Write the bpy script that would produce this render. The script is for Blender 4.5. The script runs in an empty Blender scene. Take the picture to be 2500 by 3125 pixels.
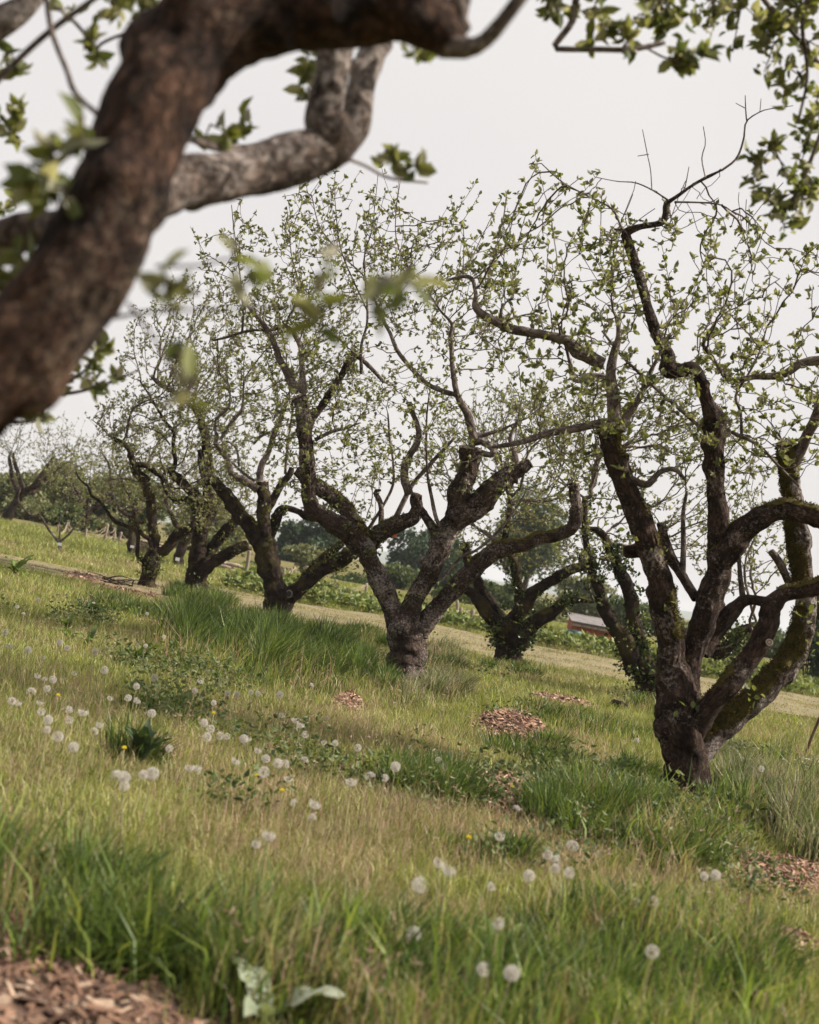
import bpy, math
import numpy as np
from mathutils import Matrix, Vector

# ------------------------------------------------------------------ camera, world, sun, exposure
scene = bpy.context.scene
COL = scene.collection
PX_W, PX_H, FPX = 2500.0, 3125.0, 4339.0
ROLL, PITCH, EYE = math.radians(10.5), math.radians(2.17), 1.08
Fv = np.array([0, math.cos(PITCH), math.sin(PITCH)])
Uv = np.array([0, -math.sin(PITCH), math.cos(PITCH)])
Rv = np.array([1.0, 0, 0])
CR = Rv * math.cos(ROLL) + Uv * math.sin(ROLL)
CU = Uv * math.cos(ROLL) - Rv * math.sin(ROLL)
EYEP = np.array([0, 0, EYE])
cam_d = bpy.data.cameras.new('camera')
cam = bpy.data.objects.new('camera', cam_d)
COL.objects.link(cam)
cam.matrix_world = Matrix(((CR[0], CU[0], -Fv[0], 0), (CR[1], CU[1], -Fv[1], 0), (CR[2], CU[2], -Fv[2], EYE), (0, 0, 0, 1)))
cam_d.sensor_width = 36; cam_d.sensor_fit = 'AUTO'
cam_d.lens = FPX / PX_H * 36
cam_d.clip_start = 0.05; cam_d.clip_end = 9000
cam_d.dof.use_dof = True
cam_d.dof.focus_distance = 11.5
cam_d.dof.aperture_fstop = 3.3
scene.camera = cam

SUN_AZ, SUN_EL = math.radians(86), math.radians(43)
world = bpy.data.worlds.new('World'); scene.world = world
world.use_nodes = True
wn, wl = world.node_tree.nodes, world.node_tree.links
wn.clear()
sky = wn.new('ShaderNodeTexSky'); sky.sky_type = 'NISHITA'; sky.sun_disc = False
sky.sun_elevation = SUN_EL; sky.sun_rotation = SUN_AZ
sky.air_density = 1.0; sky.dust_density = 3.0
wnoise = wn.new('ShaderNodeTexNoise'); wnoise.inputs['Scale'].default_value = 1.6; wnoise.inputs['Detail'].default_value = 3
wramp = wn.new('ShaderNodeValToRGB')
wramp.color_ramp.elements[0].position = 0.3; wramp.color_ramp.elements[0].color = (7.9, 7.55, 7.5, 1)
wramp.color_ramp.elements[1].position = 0.7; wramp.color_ramp.elements[1].color = (8.9, 8.5, 8.2, 1)
wmix = wn.new('ShaderNodeMix'); wmix.data_type = 'RGBA'
wmix.inputs['Factor'].default_value = 0.9            # thin even cloud veils the blue almost everywhere
wbg = wn.new('ShaderNodeBackground'); wbg.inputs['Strength'].default_value = 0.0565
wout = wn.new('ShaderNodeOutputWorld')
wl.new(wnoise.outputs['Fac'], wramp.inputs['Fac'])
wl.new(sky.outputs['Color'], wmix.inputs['A']); wl.new(wramp.outputs['Color'], wmix.inputs['B'])
wl.new(wmix.outputs['Result'], wbg.inputs['Color']); wl.new(wbg.outputs['Background'], wout.inputs['Surface'])

sun_d = bpy.data.lights.new('sun', 'SUN'); sun_d.energy = 5.0; sun_d.angle = math.radians(1.2); sun_d.color = (1.0, 0.92, 0.80)
sun = bpy.data.objects.new('sun', sun_d); COL.objects.link(sun)
to_sun = Vector((math.sin(SUN_AZ) * math.cos(SUN_EL), math.cos(SUN_AZ) * math.cos(SUN_EL), math.sin(SUN_EL)))
sun.rotation_euler = to_sun.to_track_quat('Z', 'Y').to_euler(); sun.location = (20, 10, 30)

vs = scene.view_settings
scene.display_settings.display_device = 'sRGB'
vs.view_transform = 'Standard'; vs.look = 'None'; vs.exposure = 0.9; vs.gamma = 1.0; vs.use_curve_mapping = False
cy = scene.cycles
cy.max_bounces = 6; cy.diffuse_bounces = 3; cy.glossy_bounces = 2; cy.transmission_bounces = 4; cy.transparent_max_bounces = 6
cy.volume_bounces = 0; cy.caustics_reflective = False; cy.caustics_refractive = False
cy.use_denoising = True; cy.denoiser = 'OPENIMAGEDENOISE'; cy.denoising_input_passes = 'RGB_ALBEDO_NORMAL'; cy.denoising_prefilter = 'ACCURATE'

# ------------------------------------------------------------------ projection helpers
FR = {'S': (0, 0, 1.0), 'D': (0, 0, 1.44928), 'Z1': (0, 0, .7536), 'Z2': (1200, 0, .7536), 'Z3': (0, 1000, .5217), 'Z4': (700, 950, .5566),
      'Z5': (1600, 950, .742), 'Z6': (0, 1800, .7246), 'Z7': (1250, 1900, .7246), 'Y1': (0, 1250, .28986), 'Y2': (400, 1150, .37106),
      'Y3': (800, 1550, .34783), 'Y4': (1350, 1400, .4058), 'Y5': (2000, 1600, .37106), 'Y6': (0, 0, .4058), 'Y7': (1500, 0, .5797), 'Y8': (700, 500, .46377)}

def src(fr, x, y):
    ox, oy, s = FR[fr]
    return ox + x * s, oy + y * s

def ray(sx, sy):
    return Fv + CR * ((sx - PX_W / 2) / FPX) - CU * ((sy - PX_H / 2) / FPX)

def at(fr, x, y, d):
    return EYEP + ray(*src(fr, x, y)) * d

def on_ground(fr, x, y, h=0.0):
    r = ray(*src(fr, x, y))
    return EYEP + r * ((h - EYE) / r[2])

def depth_of(p):
    return float(np.dot(np.asarray(p) - EYEP, Fv))

def level_uv(dx, dy):
    c, s = math.cos(ROLL), math.sin(ROLL)
    return dx * c + dy * s, -dx * s + dy * c

def to_uv(xy):
    """ground points (N,2) -> level picture coordinates in 1725-px units"""
    p = np.column_stack([xy, np.zeros(len(xy))]) - EYEP
    w = p @ Fv
    return p[:, 0] / w * FPX / 1.44928, -(p @ Uv) / w * FPX / 1.44928

def in_ell(uv, e):
    cu, cv = level_uv(e[0] - 862.5, e[1] - 1078)
    return ((uv[0] - cu) / e[2]) ** 2 + ((uv[1] - cv) / e[3]) ** 2

# ------------------------------------------------------------------ numpy noise
def _hash(ix, iy, iz, seed):
    h = (ix.astype(np.uint32) * np.uint32(374761393) + iy.astype(np.uint32) * np.uint32(668265263)
         + iz.astype(np.uint32) * np.uint32(2147483647) + np.uint32(seed * 1274126177 & 0xffffffff))
    h = (h ^ (h >> np.uint32(13))) * np.uint32(1274126177)
    h = h ^ (h >> np.uint32(16))
    return h.astype(np.float64) / 4294967295.0

def vnoise(p, seed=0):
    p = np.asarray(p, float)
    i = np.floor(p).astype(np.int64); f = p - i
    f = f * f * (3 - 2 * f)
    r = 0
    for dx in (0, 1):
        wx = f[:, 0] if dx else 1 - f[:, 0]
        for dy in (0, 1):
            wy = f[:, 1] if dy else 1 - f[:, 1]
            for dz in (0, 1):
                wz = f[:, 2] if dz else 1 - f[:, 2]
                r = r + wx * wy * wz * _hash(i[:, 0] + dx, i[:, 1] + dy, i[:, 2] + dz, seed)
    return r * 2 - 1

def fbm(p, octv=3, seed=0):
    a, s, r = 1.0, 1.0, 0
    for k in range(octv):
        r = r + a * vnoise(p * s, seed + k * 17); a *= .5; s *= 2.03
    return r

def n2(xy, f, seed, octv=3):
    return fbm(np.column_stack([xy * f, np.full(len(xy), seed * 1.7)]), octv, seed)

def unit(v):
    v = np.asarray(v, float)
    return v / np.maximum(np.linalg.norm(v, axis=-1, keepdims=True), 1e-9)

# ------------------------------------------------------------------ mesh helpers
def mesh_np(name, V, F4=None, F3=None, mat=None, parent=None, base=None, cols=None, attrs=None, smooth=True):
    V = np.asarray(V, np.float64)
    if base is not None:
        V = V - np.asarray(base)
    me = bpy.data.meshes.new(name)
    F4 = np.zeros((0, 4), np.int32) if F4 is None else np.asarray(F4, np.int32).reshape(-1, 4)
    F3 = np.zeros((0, 3), np.int32) if F3 is None else np.asarray(F3, np.int32).reshape(-1, 3)
    me.vertices.add(len(V)); me.vertices.foreach_set('co', V.astype(np.float32).ravel())
    loops = np.concatenate([F4.ravel(), F3.ravel()]).astype(np.int32)
    me.loops.add(len(loops)); me.loops.foreach_set('vertex_index', loops)
    n4, n3 = len(F4), len(F3)
    me.polygons.add(n4 + n3)
    starts = np.concatenate([np.arange(n4) * 4, n4 * 4 + np.arange(n3) * 3]).astype(np.int32)
    me.polygons.foreach_set('loop_start', starts)
    me.polygons.foreach_set('use_smooth', np.full(n4 + n3, smooth))
    if cols is not None:
        c = np.asarray(cols, np.float32)
        if c.shape[1] == 3:
            c = np.column_stack([c, np.ones(len(c), np.float32)])
        a = me.color_attributes.new('col', 'FLOAT_COLOR', 'POINT'); a.data.foreach_set('color', c.ravel())
    for k, v in (attrs or {}).items():
        a = me.attributes.new(k, 'FLOAT_VECTOR', 'POINT'); a.data.foreach_set('vector', np.asarray(v, np.float32).ravel())
    me.update(calc_edges=True)
    if mat: me.materials.append(mat)
    o = bpy.data.objects.new(name, me); COL.objects.link(o)
    if parent is not None: o.parent = parent
    return o

def empty(name, loc, label=None, cat=None, group=None):
    o = bpy.data.objects.new(name, None); COL.objects.link(o); o.location = loc
    o.empty_display_size = .1
    return tag(o, label, cat, group)

def tag(o, label=None, cat=None, group=None, kind=None):
    if label: o['label'] = label
    if cat: o['category'] = cat
    if group: o['group'] = group
    if kind: o['kind'] = kind
    return o

class MB:
    """collects pieces into one mesh"""
    def __init__(s): s.V, s.F4, s.F3, s.C, s.A, s.n = [], [], [], [], [], 0
    def add(s, V, F4=None, F3=None, col=None, att=None):
        V = np.asarray(V, float).reshape(-1, 3)
        if F4 is not None and len(F4): s.F4.append(np.asarray(F4) + s.n)
        if F3 is not None and len(F3): s.F3.append(np.asarray(F3) + s.n)
        s.V.append(V); s.n += len(V)
        if col is not None:
            c = np.asarray(col, float); s.C.append(np.tile(c, (len(V), 1)) if c.ndim == 1 else c)
        if att is not None: s.A.append(att)
    def build(s, name, mat, parent=None, base=None, smooth=True):
        return mesh_np(name, np.vstack(s.V), np.vstack(s.F4) if s.F4 else None, np.vstack(s.F3) if s.F3 else None, mat, parent, base,
                       np.vstack(s.C) if s.C else None, {'bark': np.vstack(s.A)} if s.A else None, smooth)

BOXF = [(0, 3, 2, 1), (4, 5, 6, 7), (0, 1, 5, 4), (1, 2, 6, 5), (2, 3, 7, 6), (3, 0, 4, 7)]
def box_v(c, sx, sy, sz, M=np.eye(3), taper=1.0):
    v = np.array([(-1, -1, -1), (1, -1, -1), (1, 1, -1), (-1, 1, -1), (-taper, -taper, 1), (taper, -taper, 1), (taper, taper, 1), (-taper, taper, 1)], float)
    return (v * np.array([sx, sy, sz]) / 2) @ np.asarray(M).T + np.asarray(c)

def rotz(a):
    c, s = math.cos(a), math.sin(a); return np.array([[c, -s, 0], [s, c, 0], [0, 0, 1.0]])
def rotx(a):
    c, s = math.cos(a), math.sin(a); return np.array([[1.0, 0, 0], [0, c, -s], [0, s, c]])
def roty(a):
    c, s = math.cos(a), math.sin(a); return np.array([[c, 0, s], [0, 1.0, 0], [-s, 0, c]])

def smooth_path(ctrl, step):
    P = np.asarray(ctrl, float)
    Q = np.vstack([2 * P[0] - P[1], P, 2 * P[-1] - P[-2]])
    out = []
    for i in range(1, len(Q) - 2):
        p0, p1, p2, p3 = Q[i - 1], Q[i], Q[i + 1], Q[i + 2]
        n = max(3, int(np.linalg.norm(p2[:3] - p1[:3]) / step * 2) + 1)
        t = np.linspace(0, 1, n, endpoint=False)[:, None]
        c = .5 * ((2 * p1) + (-p0 + p2) * t + (2 * p0 - 5 * p1 + 4 * p2 - p3) * t ** 2 + (-p0 + 3 * p1 - 3 * p2 + p3) * t ** 3)
        lo = np.minimum(p1[3], p2[3]) * .9; hi = np.maximum(p1[3], p2[3]) * 1.1
        c[:, 3] = np.clip(c[:, 3], lo, hi)
        out.append(c)
    out.append(P[-1:])
    c = np.vstack(out)
    s = np.concatenate([[0], np.cumsum(np.linalg.norm(np.diff(c[:, :3], axis=0), axis=1))])
    n = max(3, int(s[-1] / step) + 1)
    t = np.linspace(0, s[-1], n)
    return np.column_stack([np.interp(t, s, c[:, k]) for k in range(4)]), t

def frames(p):
    T = unit(np.gradient(p, axis=0))
    N = np.zeros_like(T)
    a = np.array([0.3, -1, 0.2]); a = a - T[0] * a.dot(T[0]); N[0] = unit(a)
    for i in range(1, len(p)):
        v = N[i - 1] - T[i] * N[i - 1].dot(T[i]); N[i] = v / max(np.linalg.norm(v), 1e-9)
    return T, N, np.cross(T, N)

def tube(ctrl, step, sides, lump=.1, plate=.05, seed=0, wob=.12, cap=True, lumpf=7.0, burls=0):
    c, s = smooth_path(ctrl, step)
    p, r = c[:, :3].copy(), c[:, 3].copy()
    if wob:
        for k in range(3):
            p[:, k] += wob * r * fbm(np.column_stack([s * 5 + seed * 3.1, np.full(len(s), k * 9.1), np.full(len(s), seed * .7)]), 2, seed + k)
    T, N, B = frames(p)
    th = np.linspace(0, 2 * math.pi, sides, endpoint=False)
    ct, st = np.cos(th), np.sin(th)
    rad = N[:, None, :] * ct[None, :, None] + B[:, None, :] * st[None, :, None]
    base = (p[:, None, :] + rad * r[:, None, None]).reshape(-1, 3)
    att = np.stack([np.outer(r, ct), np.outer(r, st), np.repeat(s[:, None], sides, 1) + seed * 1.37], -1).reshape(-1, 3)
    rr = np.repeat(r, sides)
    d = lump * fbm(base * lumpf, 2, seed)
    if plate:
        q = att * np.array([1, 1, .45])
        d = d - plate * .55 + plate * (1 - 2 * np.abs(fbm(q * 22, 3, seed + 5))) + plate * .6 * fbm(q * 55, 2, seed + 9)
    if burls:
        brg = np.random.default_rng(seed + 3); ss = np.repeat(s, sides); tt = np.tile(th, len(s))
        for _ in range(burls):
            s0, t0, sg, am = brg.uniform(0, s[-1]), brg.uniform(0, 6.28), brg.uniform(.25, .75), brg.uniform(.12, .42)
            dt = np.abs((tt - t0 + math.pi) % (2 * math.pi) - math.pi)
            d = d + am * np.exp(-(((ss - s0) / rr) ** 2 + dt ** 2) / sg ** 2)
    V = base + rad.reshape(-1, 3) * (rr * d)[:, None]
    n, m = len(p), sides
    i = np.arange(n - 1)[:, None] * m; j = np.arange(m)[None, :]; j2 = (j + 1) % m
    F4 = np.stack([i + j, i + j2, i + m + j2, i + m + j], -1).reshape(-1, 4)
    F3 = None
    if cap:
        V = np.vstack([V, p[-1] + T[-1] * r[-1] * .15]); att = np.vstack([att, [0, 0, s[-1] + seed * 1.37]])
        k = (n - 1) * m; jj = np.arange(m)
        F3 = np.column_stack([k + jj, k + (jj + 1) % m, np.full(m, n * m)])
    return V, F4, F3, att, p, r, T, rad, rr

def leaf_arr(P, Dn, L, W, rng, fold=.22, curl=.15):
    N = len(P)
    L = np.broadcast_to(L, N)[:, None]; W = np.broadcast_to(W, N)[:, None]
    Dn = unit(Dn); S = unit(np.cross(Dn, rng.normal(size=(N, 3)))); n = np.cross(S, Dn)
    up = n * W * fold; dn = -n * L * curl
    V = np.stack([P, P + Dn * L * .33 + S * W * .48 + up, P + Dn * L * .68 + S * W * .42 + up + dn * .4, P + Dn * L + dn,
                  P + Dn * L * .68 - S * W * .42 + up + dn * .4, P + Dn * L * .33 - S * W * .48 + up], 1).reshape(-1, 3)
    b = np.arange(N)[:, None] * 6
    F4 = np.concatenate([b + np.array([0, 1, 2, 3]), b + np.array([0, 3, 4, 5])])
    return V, F4

def seg_tubes(A, B, ra, rb, sides=4):
    T = unit(B - A); ref = np.where(np.abs(T[:, 2:3]) > .9, np.array([[1.0, 0, 0]]), np.array([[0, 0, 1.0]]))
    N = unit(np.cross(T, ref)); Bn = np.cross(T, N)
    th = np.linspace(0, 2 * math.pi, sides, endpoint=False)
    rad = N[:, None] * np.cos(th)[None, :, None] + Bn[:, None] * np.sin(th)[None, :, None]
    V = np.concatenate([A[:, None] + rad * ra[:, None, None], B[:, None] + rad * rb[:, None, None]], 1).reshape(-1, 3)
    b = np.arange(len(A))[:, None, None] * 2 * sides
    j = np.arange(sides); j2 = (j + 1) % sides
    F = np.stack([j, j2, j2 + sides, j + sides], -1)[None]
    return V, (b + F).reshape(-1, 4)

# ------------------------------------------------------------------ materials
def nodes_of(name):
    m = bpy.data.materials.new(name); m.use_nodes = True
    nt = m.node_tree; nt.nodes.clear()
    return m, nt.nodes, nt.links

def N_(n, kind, **kw):
    x = n.new(kind)
    for k, v in kw.items():
        if k in ('data_type', 'blend_type', 'attribute_name', 'feature', 'operation', 'noise_dimensions', 'distance'): setattr(x, k, v)
        else: x.inputs[k.replace('_', ' ')].default_value = v
    return x

def ramp(n, stops):
    r = n.new('ShaderNodeValToRGB'); e = r.color_ramp.elements
    e[0].position, e[0].color = stops[0][0], (*stops[0][1], 1)
    e[1].position, e[1].color = stops[-1][0], (*stops[-1][1], 1)
    for p, c in stops[1:-1]:
        k = e.new(p); k.color = (*c, 1)
    return r

def leaf_mat(name, trans=.4, rough=.55, tint=(1.15, 1.15, .6)):
    m, n, l = nodes_of(name)
    a = N_(n, 'ShaderNodeAttribute', attribute_name='col')
    d = n.new('ShaderNodeBsdfPrincipled'); d.inputs['Roughness'].default_value = rough; d.inputs['Specular IOR Level'].default_value = .3
    t = n.new('ShaderNodeBsdfTranslucent')
    mul = N_(n, 'ShaderNodeMix', data_type='RGBA', blend_type='MULTIPLY'); mul.inputs['Factor'].default_value = 1
    mul.inputs['B'].default_value = (*tint, 1)
    mx = n.new('ShaderNodeMixShader'); mx.inputs[0].default_value = trans
    o = n.new('ShaderNodeOutputMaterial')
    l.new(a.outputs['Color'], d.inputs['Base Color']); l.new(a.outputs['Color'], mul.inputs['A']); l.new(mul.outputs['Result'], t.inputs['Color'])
    l.new(d.outputs[0], mx.inputs[1]); l.new(t.outputs[0], mx.inputs[2]); l.new(mx.outputs[0], o.inputs['Surface'])
    return m

def bark_mat(name, dark, mid, lichen, lich_lo=.56, lich_hi=.66, scale=1.0, bump=.9, mossy=0.0):
    m, n, l = nodes_of(name)
    a = N_(n, 'ShaderNodeAttribute', attribute_name='bark')
    mp = n.new('ShaderNodeMapping'); mp.inputs['Scale'].default_value = (scale, scale, scale * .45)
    l.new(a.outputs['Vector'], mp.inputs['Vector'])
    big = N_(n, 'ShaderNodeTexNoise', Scale=9.0, Detail=4.0, Roughness=.6)
    fine = N_(n, 'ShaderNodeTexNoise', Scale=60.0, Detail=4.0, Roughness=.7)
    vor = N_(n, 'ShaderNodeTexVoronoi', Scale=42.0, feature='DISTANCE_TO_EDGE')
    lic = N_(n, 'ShaderNodeTexNoise', Scale=46.0, Detail=5.0, Roughness=.75)
    licb = N_(n, 'ShaderNodeTexNoise', Scale=4.0, Detail=2.0)
    tc = n.new('ShaderNodeTexCoord')
    for t in (fine, vor): l.new(mp.outputs[0], t.inputs['Vector'])
    for t in (big, lic, licb): l.new(tc.outputs['Object'], t.inputs['Vector'])
    dw = N_(n, 'ShaderNodeMix', data_type='VECTOR'); dw.inputs['Factor'].default_value = .04
    l.new(mp.outputs[0], dw.inputs['A']); l.new(fine.outputs['Color'], dw.inputs['B']); l.new(dw.outputs['Result'], vor.inputs['Vector'])
    cr = ramp(n, [(.36, dark), (.62, mid)]); l.new(big.outputs['Fac'], cr.inputs['Fac'])
    edge = ramp(n, [(.0, (.22, .22, .22)), (.16, (1, 1, 1))]); l.new(vor.outputs['Distance'], edge.inputs['Fac'])
    c1 = N_(n, 'ShaderNodeMix', data_type='RGBA', blend_type='MULTIPLY'); c1.inputs['Factor'].default_value = .75
    l.new(cr.outputs['Color'], c1.inputs['A']); l.new(edge.outputs['Color'], c1.inputs['B'])
    add = N_(n, 'ShaderNodeMath', operation='MULTIPLY_ADD'); add.inputs[1].default_value = .45; l.new(licb.outputs['Fac'], add.inputs[0]); 
    l2 = N_(n, 'ShaderNodeMath', operation='MULTIPLY'); l2.inputs[1].default_value = .7; l.new(lic.outputs['Fac'], l2.inputs[0]); l.new(l2.outputs[0], add.inputs[2])
    lr = ramp(n, [(lich_lo, (0, 0, 0)), (lich_hi, (1, 1, 1))]); l.new(add.outputs[0], lr.inputs['Fac'])
    c2 = N_(n, 'ShaderNodeMix', data_type='RGBA'); c2.inputs['B'].default_value = (*lichen, 1)
    l.new(lr.outputs['Color'], c2.inputs['Factor']); l.new(c1.outputs['Result'], c2.inputs['A'])
    last = c2
    if mossy:
        mr = ramp(n, [(.52, (0, 0, 0)), (.64, (mossy, mossy, mossy))]); l.new(licb.outputs['Fac'], mr.inputs['Fac'])
        c3 = N_(n, 'ShaderNodeMix', data_type='RGBA'); c3.inputs['B'].default_value = (.075, .06, .014, 1)
        l.new(mr.outputs['Color'], c3.inputs['Factor']); l.new(c2.outputs['Result'], c3.inputs['A']); last = c3
    b = n.new('ShaderNodeBsdfPrincipled'); b.inputs['Roughness'].default_value = .9; b.inputs['Specular IOR Level'].default_value = .15
    l.new(last.outputs['Result'], b.inputs['Base Color'])
    hs = N_(n, 'ShaderNodeMath', operation='MULTIPLY_ADD'); hs.inputs[1].default_value = .5; l.new(edge.outputs['Color'], hs.inputs[0]); l.new(fine.outputs['Fac'], hs.inputs[2])
    bp = n.new('ShaderNodeBump'); bp.inputs['Strength'].default_value = bump; bp.inputs['Distance'].default_value = .02
    l.new(hs.outputs[0], bp.inputs['Height']); l.new(bp.outputs[0], b.inputs['Normal'])
    o = n.new('ShaderNodeOutputMaterial'); l.new(b.outputs[0], o.inputs['Surface'])
    return m

def plain_mat(name, c1, c2, scale=8.0, rough=.85, bump=.3, stretch=(1, 1, 1), use_attr=False):
    m, n, l = nodes_of(name)
    tc = n.new('ShaderNodeTexCoord'); mp = n.new('ShaderNodeMapping'); mp.inputs['Scale'].default_value = stretch
    l.new(tc.outputs['Object'], mp.inputs['Vector'])
    t = N_(n, 'ShaderNodeTexNoise', Scale=scale, Detail=5.0, Roughness=.65); l.new(mp.outputs[0], t.inputs['Vector'])
    r = ramp(n, [(.32, c1), (.68, c2)]); l.new(t.outputs['Fac'], r.inputs['Fac'])
    b = n.new('ShaderNodeBsdfPrincipled'); b.inputs['Roughness'].default_value = rough; b.inputs['Specular IOR Level'].default_value = .25
    if use_attr:
        a = N_(n, 'ShaderNodeAttribute', attribute_name='col'); mu = N_(n, 'ShaderNodeMix', data_type='RGBA', blend_type='MULTIPLY'); mu.inputs['Factor'].default_value = 1
        l.new(r.outputs['Color'], mu.inputs['A']); l.new(a.outputs['Color'], mu.inputs['B']); l.new(mu.outputs['Result'], b.inputs['Base Color'])
    else:
        l.new(r.outputs['Color'], b.inputs['Base Color'])
    bp = n.new('ShaderNodeBump'); bp.inputs['Strength'].default_value = bump; bp.inputs['Distance'].default_value = .01
    l.new(t.outputs['Fac'], bp.inputs['Height']); l.new(bp.outputs[0], b.inputs['Normal'])
    o = n.new('ShaderNodeOutputMaterial'); l.new(b.outputs[0], o.inputs['Surface'])
    return m

def wood_cut_mat():
    m, n, l = nodes_of('cut_wood')
    tc = n.new('ShaderNodeTexCoord')
    w = n.new('ShaderNodeTexWave'); w.wave_type = 'RINGS'; w.rings_direction = 'SPHERICAL'; w.inputs['Scale'].default_value = 26; w.inputs['Distortion'].default_value = 3
    l.new(tc.outputs['Object'], w.inputs['Vector'])
    r = ramp(n, [(.2, (.12, .09, .07)), (.8, (.33, .27, .21))]); l.new(w.outputs['Fac'], r.inputs['Fac'])
    b = n.new('ShaderNodeBsdfPrincipled'); b.inputs['Roughness'].default_value = .85; l.new(r.outputs['Color'], b.inputs['Base Color'])
    o = n.new('ShaderNodeOutputMaterial'); l.new(b.outputs[0], o.inputs['Surface'])
    return m

M = {}
M['bark'] = bark_mat('old_bark', (.022, .013, .010), (.076, .048, .036), (.27, .225, .20), .63, .76)
M['bark_mid'] = bark_mat('lichen_bark', (.028, .018, .014), (.095, .065, .051), (.33, .28, .255), .58, .73)
M['bark_near'] = bark_mat('brown_bark', (.011, .006, .005), (.075, .040, .026), (.20, .145, .105), .62, .80)
M['bark_pale'] = bark_mat('lichened_bark', (.038, .026, .021), (.12, .086, .070), (.36, .31, .285), .54, .70)
M['bark_ivy'] = bark_mat('dark_bark', (.018, .011, .009), (.058, .040, .031), (.20, .17, .15), .67, .78, mossy=.5)
M['bark_moss'] = bark_mat('mossy_bark', (.024, .017, .013), (.075, .056, .043), (.34, .31, .29), .57, .66, mossy=.7)
M['smooth'] = bark_mat('smooth_bark', (.075, .056, .047), (.17, .135, .117), (.32, .28, .26), .60, .74, .7, .45)
M['twig'] = plain_mat('twig_bark', (.055, .040, .033), (.13, .10, .085), 20, .9, .2)
M['leaf'] = leaf_mat('apple_leaf', .45)
M['grass'] = leaf_mat('grass_blade', .35, .5, (1.1, 1.15, .6))
M['dry'] = leaf_mat('dry_grass', .3, .7, (1.05, 1.0, .85))
M['weed'] = leaf_mat('weed_leaf', .3, .6)
M['moss'] = leaf_mat('moss', .25, .9, (1.1, 1.05, .6))
M['ivy'] = leaf_mat('ivy_leaf', .2, .35)
M['chip'] = plain_mat('wood_chip', (.75, .72, .7), (1.15, 1.12, 1.1), 30, .9, .3, use_attr=True)
M['cut'] = wood_cut_mat()
M['post'] = plain_mat('weathered_wood', (.16, .13, .10), (.29, .24, .19), 9, .9, .4, (1, 1, .15))
M['stake'] = plain_mat('brown_stake', (.07, .04, .028), (.16, .095, .06), 14, .85, .4, (1, 1, .2))
M['rope'] = plain_mat('pale_stem', (.22, .18, .12), (.34, .28, .2), 15, .9, .2)
M['log'] = plain_mat('split_log', (.16, .12, .09), (.34, .28, .22), 7, .9, .5, (.3, 1, 1))
M['tag'] = plain_mat('white_tag', (.72, .72, .72), (.8, .8, .79), 5, .5, .05)
M['soil'] = plain_mat('soil', (.045, .03, .022), (.11, .078, .055), 14, .95, .8)
M['terracotta'] = plain_mat('terracotta', (.42, .13, .055), (.52, .18, .08), 9, .8, .2)
M['roof'] = plain_mat('felt_roof', (.11, .10, .10), (.2, .185, .18), 6, .7, .2)
M['redwall'] = plain_mat('red_boards', (.25, .075, .04), (.36, .12, .07), 6, .85, .3, (1, 1, 4))
M['teal'] = plain_mat('teal_barrel', (.03, .10, .10), (.05, .14, .135), 5, .5, .1)
M['black'] = plain_mat('slate_black', (.018, .018, .022), (.035, .035, .04), 8, .5, .1)
M['guard'] = plain_mat('tree_guard', (.50, .48, .47), (.62, .6, .58), 6, .7, .1)

def white_fluff():
    m, n, l = nodes_of('dandelion_fluff')
    d = n.new('ShaderNodeBsdfDiffuse'); d.inputs['Color'].default_value = (.64, .605, .57, 1)
    t = n.new('ShaderNodeBsdfTranslucent'); t.inputs['Color'].default_value = (.64, .605, .57, 1)
    mx = n.new('ShaderNodeMixShader'); mx.inputs[0].default_value = .45
    o = n.new('ShaderNodeOutputMaterial'); l.new(d.outputs[0], mx.inputs[1]); l.new(t.outputs[0], mx.inputs[2]); l.new(mx.outputs[0], o.inputs['Surface'])
    return m
M['fluff'] = white_fluff()
M['yellow'] = plain_mat('dandelion_yellow', (.72, .58, .03), (.8, .66, .06), 20, .7, .1)
M['petal'] = plain_mat('white_petal', (.7, .68, .66), (.8, .78, .76), 20, .7, .1)

def ground_mat():
    m, n, l = nodes_of('orchard_ground')
    tc = n.new('ShaderNodeTexCoord')
    a = N_(n, 'ShaderNodeTexNoise', Scale=.9, Detail=6.0, Roughness=.65)
    b_ = N_(n, 'ShaderNodeTexNoise', Scale=14.0, Detail=6.0, Roughness=.75)
    for t in (a, b_): l.new(tc.outputs['Object'], t.inputs['Vector'])
    r1 = ramp(n, [(.3, (.075, .08, .028)), (.5, (.15, .135, .055)), (.72, (.23, .19, .10))]); l.new(a.outputs['Fac'], r1.inputs['Fac'])
    r2 = ramp(n, [(.3, (.45, .45, .45)), (.7, (1.25, 1.2, 1.1))]); l.new(b_.outputs['Fac'], r2.inputs['Fac'])
    mu = N_(n, 'ShaderNodeMix', data_type='RGBA', blend_type='MULTIPLY'); mu.inputs['Factor'].default_value = 1
    l.new(r1.outputs['Color'], mu.inputs['A']); l.new(r2.outputs['Color'], mu.inputs['B'])
    p = n.new('ShaderNodeBsdfPrincipled'); p.inputs['Roughness'].default_value = .95; p.inputs['Specular IOR Level'].default_value = .1
    l.new(mu.outputs['Result'], p.inputs['Base Color'])
    bp = n.new('ShaderNodeBump'); bp.inputs['Strength'].default_value = .8; bp.inputs['Distance'].default_value = .03
    l.new(b_.outputs['Fac'], bp.inputs['Height']); l.new(bp.outputs[0], p.inputs['Normal'])
    o = n.new('ShaderNodeOutputMaterial'); l.new(p.outputs[0], o.inputs['Surface'])
    return m
M['ground'] = ground_mat()
M['path'] = plain_mat('mown_path', (.11, .095, .048), (.22, .18, .10), 2.5, .95, .6)
M['hill'] = plain_mat('hill', (.05, .07, .05), (.09, .11, .07), .01, .95, 0)

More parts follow.
